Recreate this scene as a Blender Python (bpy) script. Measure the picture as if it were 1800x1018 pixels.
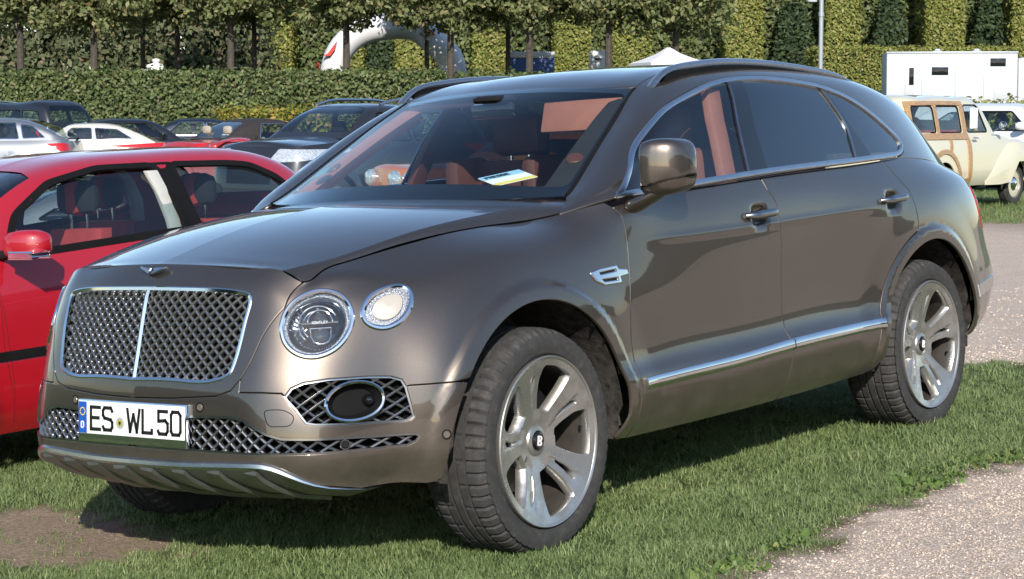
import bpy, bmesh, math, random
import numpy as np
from mathutils import Vector, Matrix
from mathutils.geometry import delaunay_2d_cdt
from math import pi, sin, cos, radians, hypot, atan2
for o in list(bpy.data.objects): bpy.data.objects.remove(o, do_unlink=True)
scene = bpy.context.scene
COL = scene.collection
rng = random.Random(7); npr = np.random.default_rng(11)

# ---------------------------------------------------------------- camera (metres; x runs along the big SUV towards its tail)
CAM_SUV = np.array([-5.3534, -4.9862, 1.4266])             # camera seen from the SUV's own (tilted) frame
def _axes(yaw, pitch, roll):
    f = np.array([cos(pitch)*cos(yaw), cos(pitch)*sin(yaw), sin(pitch)])
    r = np.cross(f, [0, 0, 1]); r /= np.linalg.norm(r); u = np.cross(r, f)
    return np.stack([cos(roll)*r+sin(roll)*u, -sin(roll)*r+cos(roll)*u, f], 1)
A_SUV = _axes(.6578, -.0753, -.0500)                        # the SUV stands on a gentle slope ...
A_WORLD = _axes(.6578, -.0880, 0)                           # ... so the world's level differs by about 3 degrees
M_SUV = A_WORLD @ A_SUV.T                                   # SUV frame -> world
CAM = M_SUV @ CAM_SUV
FOC = 3456.0                                                # focal length in photo pixels (1800 wide)
cam = bpy.data.cameras.new('camera'); cam_o = bpy.data.objects.new('camera', cam); COL.objects.link(cam_o)
cam.sensor_width = 36; cam.lens = FOC/1800*36; cam.clip_start = .1; cam.clip_end = 2000
cam_o.matrix_world = Matrix([list(A_WORLD[i, [0, 1]])+[-A_WORLD[i, 2], CAM[i]] for i in range(3)]+[[0, 0, 0, 1]])
scene.camera = cam_o

# ---------------------------------------------------------------- sky and sun
SUN_TO = Vector(M_SUV @ np.array([-1.40, -1.22, 1.0])).normalized()      # direction towards the sun
world = bpy.data.worlds.new('World'); scene.world = world; world.use_nodes = True
nt = world.node_tree; nt.nodes.clear()
sky = nt.nodes.new('ShaderNodeTexSky'); sky.sky_type = 'NISHITA'; sky.sun_disc = False
sky.sun_elevation = math.asin(SUN_TO.z); sky.sun_rotation = atan2(SUN_TO.x, SUN_TO.y)
sky.air_density = 1.0; sky.dust_density = .4; sky.ozone_density = 2.0
bg = nt.nodes.new('ShaderNodeBackground'); bg.inputs['Strength'].default_value = .125
wo = nt.nodes.new('ShaderNodeOutputWorld'); nt.links.new(sky.outputs[0], bg.inputs[0]); nt.links.new(bg.outputs[0], wo.inputs[0])
sl = bpy.data.lights.new('sun', 'SUN'); sl.energy = 4.0; sl.angle = radians(.5); sl.color = (1, .93, .83)
so = bpy.data.objects.new('sun', sl); COL.objects.link(so); so.rotation_euler = (-SUN_TO).to_track_quat('-Z', 'Y').to_euler()
vs = scene.view_settings; vs.view_transform = 'Standard'; vs.look = 'None'; vs.exposure = .72; vs.gamma = 1; vs.use_curve_mapping = False
scene.cycles.use_denoising = True; scene.cycles.max_bounces = 10; scene.cycles.transparent_max_bounces = 24
scene.cycles.glossy_bounces = 5; scene.cycles.transmission_bounces = 8; scene.cycles.sample_clamp_indirect = 6
scene.cycles.caustics_reflective = False; scene.cycles.caustics_refractive = False
# ---------------------------------------------------------------- materials
MAT = {}
def nodes(name):
    m = bpy.data.materials.new(name); m.use_nodes = True; MAT[name] = m
    t = m.node_tree; return m, t, t.nodes['Principled BSDF'], t.nodes['Material Output']
def setp(b, **k):
    for n, v in k.items(): b.inputs[n.replace('_', ' ')].default_value = v
def N(t, kind, **k):
    n = t.nodes.new('ShaderNode'+kind)
    for a, v in k.items():
        if a in n.inputs: n.inputs[a].default_value = v
        else: setattr(n, a, v)
    return n
def ramp(t, fac, stops):
    r = t.nodes.new('ShaderNodeValToRGB'); e = r.color_ramp.elements
    while len(e) < len(stops): e.new(.5)
    for i, (p, c) in enumerate(stops):
        e[i].position = p; e[i].color = (*c, 1) if len(c) == 3 else c
    t.links.new(fac, r.inputs[0]); return r
def coords(t, space='Object'):
    return t.nodes.new('ShaderNodeTexCoord').outputs[space]
def noise(t, vec, scale, detail=4, rough=.55):
    n = t.nodes.new('ShaderNodeTexNoise'); n.inputs['Scale'].default_value = scale; n.inputs['Detail'].default_value = detail
    n.inputs['Roughness'].default_value = rough
    if vec is not None: t.links.new(vec, n.inputs['Vector'])
    return n.outputs['Fac']
def bump(t, b, h, strength=.3, dist=.01):
    n = t.nodes.new('ShaderNodeBump'); n.inputs['Strength'].default_value = strength; n.inputs['Distance'].default_value = dist
    t.links.new(h, n.inputs['Height']); t.links.new(n.outputs[0], b.inputs['Normal']); return n
def simple(name, c, rough=.5, metal=0., var=.12, nscale=12., bumps=0., bscale=60., **k):
    """principled material with a little procedural variation of tone and gloss"""
    m, t, b, o = nodes(name); co = coords(t)
    setp(b, Metallic=metal, Roughness=rough, **k)
    f = noise(t, co, nscale)
    r = ramp(t, f, [(.3, [x*(1-var) for x in c]), (.7, [min(1, x*(1+var)) for x in c])]); t.links.new(r.outputs[0], b.inputs['Base Color'])
    mr = N(t, 'MapRange'); mr.inputs['To Min'].default_value = rough*.88; mr.inputs['To Max'].default_value = min(1, rough*1.12)
    t.links.new(f, mr.inputs['Value']); t.links.new(mr.outputs[0], b.inputs['Roughness'])
    if bumps: bump(t, b, noise(t, co, bscale), bumps, .004)
    return m
def paint(name, c, metal=.0, rough=.45, flake=0., dirt=0., dcol=(.30, .26, .21), coat=1.0, crough=.03, low=.55):
    """clear-coated car paint; dirt = road film gathered towards the sills (object z) and in specks"""
    m, t, b, o = nodes(name); co = coords(t)
    setp(b, Metallic=metal, Roughness=rough, Coat_Weight=coat, Coat_Roughness=crough)
    b.inputs['Coat IOR'].default_value = 1.6
    col = N(t, 'RGB'); col.outputs[0].default_value = (*c, 1); cur = col.outputs[0]
    if flake:
        v = t.nodes.new('ShaderNodeTexVoronoi'); v.inputs['Scale'].default_value = 900; t.links.new(co, v.inputs['Vector'])
        mx = N(t, 'MixRGB', blend_type='MULTIPLY'); mx.inputs[0].default_value = flake
        bw = t.nodes.new('ShaderNodeRGBToBW'); t.links.new(v.outputs['Color'], bw.inputs[0])
        t.links.new(cur, mx.inputs[1]); t.links.new(bw.outputs[0], mx.inputs[2]); cur = mx.outputs[0]
    if dirt:
        sp = t.nodes.new('ShaderNodeSeparateXYZ'); t.links.new(co, sp.inputs[0])
        g = N(t, 'MapRange'); t.links.new(sp.outputs[2], g.inputs['Value'])
        g.inputs['From Min'].default_value = low; g.inputs['From Max'].default_value = low-.28
        n1 = noise(t, co, 9, 8, .7); n2 = noise(t, co, 220, 2, .6)
        st = ramp(t, n2, [(.62, (0, 0, 0)), (.72, (1, 1, 1))])
        k = N(t, 'Math', operation='MULTIPLY'); t.links.new(g.outputs[0], k.inputs[0]); t.links.new(n1, k.inputs[1])
        k2 = N(t, 'Math', operation='MULTIPLY'); t.links.new(st.outputs[0], k2.inputs[0]); k2.inputs[1].default_value = .10
        k3 = N(t, 'Math', operation='ADD', use_clamp=True); t.links.new(k.outputs[0], k3.inputs[0]); t.links.new(k2.outputs[0], k3.inputs[1])
        k4 = N(t, 'Math', operation='MULTIPLY'); t.links.new(k3.outputs[0], k4.inputs[0]); k4.inputs[1].default_value = dirt
        mx = N(t, 'MixRGB'); t.links.new(k4.outputs[0], mx.inputs[0]); t.links.new(cur, mx.inputs[1]); mx.inputs[2].default_value = (*dcol, 1); cur = mx.outputs[0]
        mm = N(t, 'MapRange'); t.links.new(k4.outputs[0], mm.inputs['Value']); mm.inputs['To Min'].default_value = metal; mm.inputs['To Max'].default_value = metal*.2
        t.links.new(mm.outputs[0], b.inputs['Metallic'])
        cr = N(t, 'MapRange'); t.links.new(k4.outputs[0], cr.inputs['Value']); cr.inputs['To Min'].default_value = crough; cr.inputs['To Max'].default_value = .45
        t.links.new(cr.outputs[0], b.inputs['Coat Roughness'])
        cw = N(t, 'MapRange'); t.links.new(k4.outputs[0], cw.inputs['Value']); cw.inputs['To Min'].default_value = coat; cw.inputs['To Max'].default_value = coat*.4
        t.links.new(cw.outputs[0], b.inputs['Coat Weight'])
    t.links.new(cur, b.inputs['Base Color'])
    return m
def glass(name, tint=(.8, .85, .85), ior=1.5, rough=0.0, extra=0., k_=1.5):
    """thin pane: tinted see-through plus mirror reflection by Fresnel"""
    m, t, b, o = nodes(name); t.nodes.remove(b)
    tr = N(t, 'BsdfTransparent'); tr.inputs[0].default_value = (*tint, 1)
    gl = N(t, 'BsdfGlossy'); gl.inputs['Roughness'].default_value = rough; gl.inputs['Color'].default_value = (1, 1, 1, 1)
    fr = N(t, 'Fresnel'); bf = N(t, 'MapRange'); t.links.new(t.nodes.new('ShaderNodeNewGeometry').outputs['Backfacing'], bf.inputs['Value'])
    bf.inputs['To Min'].default_value = ior; bf.inputs['To Max'].default_value = 1/ior; t.links.new(bf.outputs[0], fr.inputs['IOR'])     # a pane reflects alike from both sides
    k = N(t, 'Math', operation='MULTIPLY_ADD', use_clamp=True); t.links.new(fr.outputs[0], k.inputs[0]); k.inputs[1].default_value = k_; k.inputs[2].default_value = extra
    mx = N(t, 'MixShader'); t.links.new(k.outputs[0], mx.inputs[0]); t.links.new(tr.outputs[0], mx.inputs[1]); t.links.new(gl.outputs[0], mx.inputs[2])
    t.links.new(mx.outputs[0], o.inputs[0]); return m

# ---------------------------------------------------------------- objects
def link(o, parent=None):
    COL.objects.link(o)
    if parent is not None: o.parent = parent
    return o
def tag(o, label=None, cat=None, group=None, kind=None):
    if label: o['label'] = label
    if cat: o['category'] = cat
    if group: o['group'] = group
    if kind: o['kind'] = kind
    return o
def empty(name, loc=(0, 0, 0), rz=0., mtx=None):
    o = bpy.data.objects.new(name, None); link(o); o.empty_display_size = .2
    if mtx is not None: o.matrix_world = mtx
    else: o.location = loc; o.rotation_euler = (0, 0, rz)
    return o
def mesh(name, V, F, mat=None, parent=None, normals=None, flat=False):
    me = bpy.data.meshes.new(name); me.from_pydata([tuple(map(float, v)) for v in V], [], [tuple(map(int, f)) for f in F])
    me.validate(); 
    if not flat: me.polygons.foreach_set('use_smooth', [True]*len(me.polygons))
    if normals is not None and len(normals) == len(me.vertices):
        me.normals_split_custom_set_from_vertices([tuple(map(float, n)) for n in normals])
    if mat is not None: me.materials.append(MAT[mat] if isinstance(mat, str) else mat)
    me.update(); return link(bpy.data.objects.new(name, me), parent)
def copy_tree(o, parent=None):
    c = o.copy(); COL.objects.link(c)
    if parent is not None: c.parent = parent
    for ch in o.children: copy_tree(ch, c)
    return c
class MB:
    """collects simple shapes into one mesh"""
    def __init__(s): s.v = []; s.f = []
    def add(s, V, F):
        k = len(s.v); s.v += [tuple(map(float, p)) for p in V]; s.f += [tuple(int(i)+k for i in f) for f in F]; return s
    def box(s, lo, hi, bev=0., mtx=None):
        bm = bmesh.new(); bmesh.ops.create_cube(bm, size=1)
        lo = np.array(lo, float); hi = np.array(hi, float)
        for v in bm.verts: v.co = Vector((lo+hi)/2+np.array(v.co)*(hi-lo))
        if bev: bmesh.ops.bevel(bm, geom=bm.edges[:], offset=bev, segments=2, profile=.5, affect='EDGES')
        return s.bm(bm, mtx)
    def bm(s, bm, mtx=None):
        if mtx is not None: bm.transform(mtx)
        bm.verts.ensure_lookup_table(); s.add([v.co[:] for v in bm.verts], [[v.index for v in f.verts] for f in bm.faces]); bm.free(); return s
    def loft(s, rings, closed=True, cap=True):
        n = len(rings[0]); V = [p for r in rings for p in r]; F = []
        for i in range(len(rings)-1):
            for j in range(n if closed else n-1):
                a, b = i*n+j, i*n+(j+1) % n; F.append((a, b, b+n, a+n))
        if cap and closed: F += [tuple(range(n))[::-1], tuple(range((len(rings)-1)*n, len(rings)*n))]
        return s.add(V, F)
    def tube(s, path, r, n=8, cap=True, closed=False):
        P = np.asarray(path, float); m = len(P); rings = []; up = np.array([0, 0, 1.])
        for i in range(m):
            if closed: t = P[(i+1) % m]-P[i-1]
            else: t = P[min(i+1, m-1)]-P[max(i-1, 0)]
            t = t/max(np.linalg.norm(t), 1e-9); a = up-t*(up@t)
            if np.linalg.norm(a) < .2: a = np.array([1., 0, 0])-t*t[0]
            a /= np.linalg.norm(a); b = np.cross(t, a); rr = r[i] if hasattr(r, '__len__') else r
            rings.append([P[i]+rr*(cos(k)*a+sin(k)*b) for k in np.arange(n)*2*pi/n])
        if closed: rings.append(rings[0]); cap = False
        return s.loft(rings, True, cap)
    def lathe(s, prof, n=32, axis='y', c=(0, 0, 0), cap=False):
        """prof = [(radius, along)]"""
        R = []
        for k in np.arange(n)*2*pi/n:
            R.append([{'y': (r*cos(k), a, r*sin(k)), 'z': (r*cos(k), r*sin(k), a), 'x': (a, r*cos(k), r*sin(k))}[axis] for r, a in prof])
        R = np.array(R)+np.array(c); m = len(prof); F = []
        for i in range(n):
            for j in range(m-1):
                a, b = i*m+j, ((i+1) % n)*m+j; F.append((a, a+1, b+1, b))
        if cap: F += [tuple(i*m for i in range(n)), tuple(i*m+m-1 for i in range(n))[::-1]]
        return s.add(R.reshape(-1, 3), F)
    def prism(s, poly, lo, hi, axis='y'):
        """extrude a 2-D polygon; axis y: poly is (x,z); x: (y,z); z: (x,y)"""
        mk = {'y': lambda p, a: (p[0], a, p[1]), 'x': lambda p, a: (a, p[0], p[1]), 'z': lambda p, a: (p[0], p[1], a)}[axis]
        return s.loft([[mk(p, lo) for p in poly], [mk(p, hi) for p in poly]])
    def build(s, name, mat, parent=None, flat=False, bev=0., weld=False, angle=35):
        bm = bmesh.new(); vs_ = [bm.verts.new(p) for p in s.v]
        for f in s.f:
            if len(set(f)) == len(f):
                try: bm.faces.new([vs_[i] for i in f])
                except ValueError: pass
        if weld: bmesh.ops.remove_doubles(bm, verts=bm.verts[:], dist=1e-5)
        bmesh.ops.recalc_face_normals(bm, faces=bm.faces[:])
        if bev: bmesh.ops.bevel(bm, geom=[e for e in bm.edges if e.is_manifold and e.calc_face_angle(0) > .6], offset=bev, segments=2, profile=.6, affect='EDGES', clamp_overlap=True)
        me = bpy.data.meshes.new(name); bm.to_mesh(me); bm.free()
        if not flat:
            me.polygons.foreach_set('use_smooth', [True]*len(me.polygons)); me.set_sharp_from_angle(angle=radians(angle))
        me.materials.append(MAT[mat] if isinstance(mat, str) else mat)
        return link(bpy.data.objects.new(name, me), parent)

# ---------------------------------------------------------------- trimmed panels
def inside(poly, q):
    poly = np.asarray(poly); x, y = q[:, 0], q[:, 1]; r = np.zeros(len(q), bool); j = len(poly)-1
    for i in range(len(poly)):
        a, b = poly[i], poly[j]
        if a[1] != b[1]: r ^= ((a[1] > y) != (b[1] > y)) & (x < (b[0]-a[0])*(y-a[1])/(b[1]-a[1])+a[0])
        j = i
    return r
def area(p): p = np.asarray(p); return .5*np.sum(p[:, 0]*np.roll(p[:, 1], -1)-np.roll(p[:, 0], -1)*p[:, 1])
def densify(p, step):
    out = []
    for i in range(len(p)):
        a, b = np.asarray(p[i]), np.asarray(p[(i+1) % len(p)]); n = max(1, int(math.ceil(np.linalg.norm(b-a)/step)))
        out += [a+(b-a)*k/n for k in range(n)]
    return np.array(out)
def offset(p, d):
    """move an anticlockwise loop inwards by d"""
    p = np.asarray(p, float); e = np.roll(p, -1, 0)-p; e /= np.maximum(np.linalg.norm(e, axis=1), 1e-9)[:, None]
    n = np.stack([-e[:, 1], e[:, 0]], 1); m = n+np.roll(n, 1, 0); L = np.maximum((m*m).sum(1), .35)
    return p+d*2*m/L[:, None]
def rounded(p, r, n=5):
    """round the corners of a polygon; r one radius or one per corner"""
    p = [np.asarray(a, float) for a in p]; out = []
    for i in range(len(p)):
        a, b, c = p[i-1], p[i], p[(i+1) % len(p)]; ri = r[i] if hasattr(r, '__len__') else r
        if ri <= 0: out.append(b); continue
        la, lc = np.linalg.norm(a-b), np.linalg.norm(c-b); k = min(ri, la*.48, lc*.48)
        s, e = b+(a-b)/la*k, b+(c-b)/lc*k
        for t in np.linspace(0, 1, n): out.append((1-t)**2*s+2*t*(1-t)*b+t*t*e)
    return np.array(out)
def trim(S, outer, holes=(), step=.03, gap=.0036, rim=.012, hrim=None, off=0., centre=None, edge=.0024):
    """triangulate a trimmed piece of surface S. centre = test(P)->bool marks boundary points on the middle plane (no gap, no rim)"""
    loops = [np.asarray(outer, float)]+[np.asarray(h, float) for h in holes]
    if area(loops[0]) < 0: loops[0] = loops[0][::-1]
    for i in range(1, len(loops)):
        if area(loops[i]) > 0: loops[i] = loops[i][::-1]
    L = []
    for l in loops:
        l = densify(l, step*.6)
        if gap:
            o2 = offset(l, gap)
            if centre is not None:
                c = centre(S.P(l[:, 0], l[:, 1])); o2[c] = l[c]
            l = o2
        L.append(l)
    lo, hi = L[0].min(0), L[0].max(0); pts = []
    ny = max(2, int((hi[1]-lo[1])/(step*.87)))
    for r in range(1, ny):
        xs = np.arange(lo[0]+step*(.5 if r % 2 else 0), hi[0], step); pts.append(np.stack([xs, np.full(len(xs), lo[1]+r*(hi[1]-lo[1])/ny)], 1))
    g = np.concatenate(pts) if pts else np.zeros((0, 2)); B = np.concatenate(L)
    if len(g):
        k = inside(L[0], g)
        for h in L[1:]: k &= ~inside(h, g)
        g = g[k]
    if len(g):
        d = np.full(len(g), 9.)
        for i in range(0, len(B), 200): d = np.minimum(d, np.sqrt(((g[:, None]-B[None, i:i+200])**2).sum(2)).min(1))
        g = g[d > step*.42]
    V = np.concatenate([B, g]); E = []; k = 0; idx = []
    for l in L:
        n = len(l); E += [(k+i, k+(i+1) % n) for i in range(n)]; idx.append(np.arange(k, k+n)); k += n
    vo, _, fo, ov, _, _ = delaunay_2d_cdt([Vector(v) for v in V], E, [], 0, 1e-7)
    Q = np.array([v[:] for v in vo]); F = np.array([f for f in fo if len(f) == 3]); c = Q[F].mean(1)
    ok = inside(L[0], c)
    for h in L[1:]: ok &= ~inside(h, c)
    F = F[ok]; a = Q[F[:, 1]]-Q[F[:, 0]]; b = Q[F[:, 2]]-Q[F[:, 0]]; sw = (a[:, 0]*b[:, 1]-a[:, 1]*b[:, 0]) < 0; F[sw] = F[sw][:, ::-1]
    mp = {}
    for i, o_ in enumerate(ov):
        for j in o_: mp[j] = i
    P = S.P(Q[:, 0], Q[:, 1]); Nn = S.N(Q[:, 0], Q[:, 1])
    if centre is not None:
        cm = centre(P); Nn[cm, 1] = 0; Nn /= np.linalg.norm(Nn, axis=1)[:, None]
    P = P+Nn*off; P = list(P); NN = list(Nn); F = [tuple(f) for f in F]
    for li, l in enumerate(L):
        ids = [mp[j] for j in idx[li]]; n = len(ids); p = np.array([P[i] for i in ids]); nn = np.array([NN[i] for i in ids])
        t = np.roll(p, -1, 0)-np.roll(p, 1, 0); t /= np.maximum(np.linalg.norm(t, axis=1), 1e-9)[:, None]; out = np.cross(t, nn)*S.sgn
        dp = rim if li == 0 or hrim is None else hrim
        if not dp: continue
        cen = centre(p) if centre is not None else np.zeros(n, bool)
        e = edge; r1 = p+out*e-nn*e; r2 = p+out*e*1.15-nn*dp; k0 = len(P)
        P += list(r1)+list(r2); m1 = nn+out; m1 /= np.linalg.norm(m1, axis=1)[:, None]; NN += list(m1)+list(out)
        for i in range(n):
            j = (i+1) % n
            if cen[i] and cen[j]: continue
            F += [(ids[i], k0+i, k0+j), (ids[i], k0+j, ids[j]), (k0+i, k0+n+i, k0+n+j), (k0+i, k0+n+j, k0+j)]
    return np.array(P), np.array(NN), F
def place(name, PNF, mat, parent, side=-1):
    """half-width data (x,w,z) -> mesh; side -1: y=-w, +1: y=+w, 0: both halves in one mesh"""
    P, Nn, F = PNF; out = []
    V = []; NV = []; FF = []
    for s in ((-1, 1) if side == 0 else (side,)):
        k = len(V); q = P*np.array([1, s, 1]); m = Nn*np.array([1, s, 1]); V += list(q); NV += list(m)
        FF += [tuple(k+i for i in (f if s > 0 else f[::-1])) for f in F]
    # surfaces are built so that du x dv may point inwards: make the faces agree with the normals
    a = np.array([V[i] for i in FF[0]]); 
    sgn = 0
    for f in FF[::max(1, len(FF)//60)]:
        a, b, c = (np.array(V[i]) for i in f[:3]); sgn += np.sign(np.cross(b-a, c-a) @ np.array(NV[f[0]]))
    if sgn < 0: FF = [f[::-1] for f in FF]
    return mesh(name, V, FF, mat, parent, NV)
def both(name, PNF, mat, parent):
    return place(name, PNF, mat, parent, -1), place(name, PNF, mat, parent, 1)
def sweep(path, nrm, prof, closed=False):
    """sweep a profile [(across, out)] along a path with surface normals; returns V, F"""
    P = np.asarray(path, float); Nn = np.asarray(nrm, float); n = len(P); m = len(prof); V = []
    for i in range(n):
        t = (P[(i+1) % n]-P[i-1]) if closed else (P[min(i+1, n-1)]-P[max(i-1, 0)]); t = t/max(np.linalg.norm(t), 1e-9)
        a = np.cross(Nn[i], t); a /= max(np.linalg.norm(a), 1e-9)
        V += [P[i]+a*c+Nn[i]*h for c, h in prof]
    F = []
    for i in range(n if closed else n-1):
        for j in range(m-1):
            p, q = i*m+j, ((i+1) % n)*m+j; F.append((p, p+1, q+1, q))
    if not closed: F += [tuple(range(m)), tuple(range((n-1)*m, n*m))[::-1]]
    return V, F
# ---------------------------------------------------------------- spline surfaces
import numpy as np

class Spl:
    """natural cubic spline through knots t (cardinal form)"""
    def __init__(s, t):
        s.t = np.asarray(t, float); n = len(t); h = np.diff(s.t)
        A = np.zeros((n, n)); B = np.zeros((n, n)); A[0, 0] = A[-1, -1] = 1
        for i in range(1, n-1):
            A[i, i-1] = h[i-1]; A[i, i] = 2*(h[i-1]+h[i]); A[i, i+1] = h[i]
            B[i, i-1] = 6/h[i-1]; B[i, i+1] = 6/h[i]; B[i, i] = -6/h[i-1]-6/h[i]
        s.M = np.linalg.solve(A, B)
    def W(s, x):
        x = np.asarray(x, float).ravel(); t = s.t; n = len(t)
        i = np.clip(np.searchsorted(t, x)-1, 0, n-2); h = t[i+1]-t[i]
        a = (t[i+1]-x)/h; b = (x-t[i])/h; I = np.eye(n)
        return (a[:, None]*I[i]+b[:, None]*I[i+1] +
                ((a**3-a)*h*h/6)[:, None]*s.M[i]+((b**3-b)*h*h/6)[:, None]*s.M[i+1])
def curve(pts, n):
    p = np.asarray(pts, float); t = np.r_[0, np.cumsum(np.linalg.norm(np.diff(p, axis=0), axis=1))]
    return Spl(t).W(np.linspace(0, t[-1], n)) @ p
class Surf:
    """tensor-product interpolating surface; grid[i][j] = (x, w, z), w = half width"""
    def __init__(s, grid, disp=None, sgn=-1):
        s.sgn = sgn
        G = s.G = np.asarray(grid, float); s.disp = disp
        s.tu = np.r_[0, np.cumsum(np.linalg.norm(np.diff(G, axis=0), axis=2).mean(1))]
        s.tv = np.r_[0, np.cumsum(np.linalg.norm(np.diff(G, axis=1), axis=2).mean(0))]
        s.su, s.sv = Spl(s.tu), Spl(s.tv)
        gu, gv = np.meshgrid(np.linspace(0, s.tu[-1], 160), np.linspace(0, s.tv[-1], 60), indexing='ij')
        s.cu, s.cv = gu.ravel(), gv.ravel(); s.cp = s.P(s.cu, s.cv)
    def P(s, u, v):
        u = np.atleast_1d(u); v = np.atleast_1d(v)
        p = np.einsum('ni,nj,ijk->nk', s.su.W(u), s.sv.W(v), s.G)
        return s.disp(p) if s.disp else p
    def N(s, u, v, e=1e-3):
        du = s.P(u+e, v)-s.P(u-e, v); dv = s.P(u, v+e)-s.P(u, v-e)
        n = np.cross(du, dv); return s.sgn*n/np.maximum(np.linalg.norm(n, axis=1), 1e-12)[:, None]
    def inv(s, f, target, sub=None, it=25):
        """find (u,v) with f(P(u,v)) == target (n,2)"""
        target = np.atleast_2d(np.asarray(target, float)); q = f(s.cp)
        cost = ((q[None]-target[:, None])**2).sum(2)
        if sub is not None: cost = cost+np.where(sub(s.cp), 0, 1e9)[None]
        k = cost.argmin(1); u, v = s.cu[k].copy(), s.cv[k].copy(); e = 1e-4
        for _ in range(it):
            r = f(s.P(u, v))-target; a = (f(s.P(u+e, v))-f(s.P(u-e, v)))/(2*e); b = (f(s.P(u, v+e))-f(s.P(u, v-e)))/(2*e)
            D = a[:, 0]*b[:, 1]-a[:, 1]*b[:, 0]; D = np.where(abs(D) < 1e-9, 1e-9, D)
            du = (-r[:, 0]*b[:, 1]+r[:, 1]*b[:, 0])/D; dv = (-a[:, 0]*r[:, 1]+a[:, 1]*r[:, 0])/D
            k = np.minimum(1, .12/np.maximum(np.hypot(du, dv), 1e-12))
            u = np.clip(u+k*du, -.12, s.tu[-1]+.12); v = np.clip(v+k*dv, -.12, s.tv[-1]+.12)
        return np.stack([u, v], 1)
    def xz(s, pts, sub=None): return s.inv(lambda p: p[:, [0, 2]], pts, sub)
    def wz(s, pts, sub=None): return s.inv(lambda p: p[:, [1, 2]], pts, sub)
    def xw(s, pts, sub=None): return s.inv(lambda p: p[:, [0, 1]], pts, sub)

def smooth(a, b, x):
    t = np.clip((x-a)/(b-a), 0, 1); return t*t*(3-2*t)
# ---------------------------------------------------------------- big SUV: surfaces (x back from front axle, w half width, z up)
RW = .393; WB = 2.992
def suv_disp(p):
    p = p.copy(); x, w, z = p[:, 0], p[:, 1], p[:, 2]
    side = smooth(-.62, -.40, x)*(1-smooth(3.55, 3.75, x))*smooth(.6, .8, w)
    add = np.zeros(len(p))
    for xc, ro in ((0, .487), (WB, .487)):
        d = np.hypot(x-xc, np.maximum(z, .25)-RW); up = smooth(.30, .42, z)
        add += (.014*(1-smooth(.528, .560, d))+.010*(1-smooth(.55, .72, d)))*up
    for hx, hz in ((1.51, 1.074), (2.635, 1.074)):                       # cups behind the door handles
        add -= .020*np.exp(-((x-hx)/.052)**4-((z-hz)/.040)**4)
    add += .004*np.exp(-((z-1.032-.012*(x-1))/.013)**2)*smooth(.62, .9, x)*(1-smooth(2.2, 2.6, x))   # faint waist crease
    p[:, 1] = w+add*side
    return p
def _st(cols): return cols
_zf = [.36, .42, .50, .585, .67, .77, .87, .94, .985, 1.02]
def _front(w, xs, top, dz=0):
    ws = w if hasattr(w, '__len__') else [w]*10
    return [(xs[i], ws[i], _zf[i]) for i in range(10)]+[top]
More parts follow.
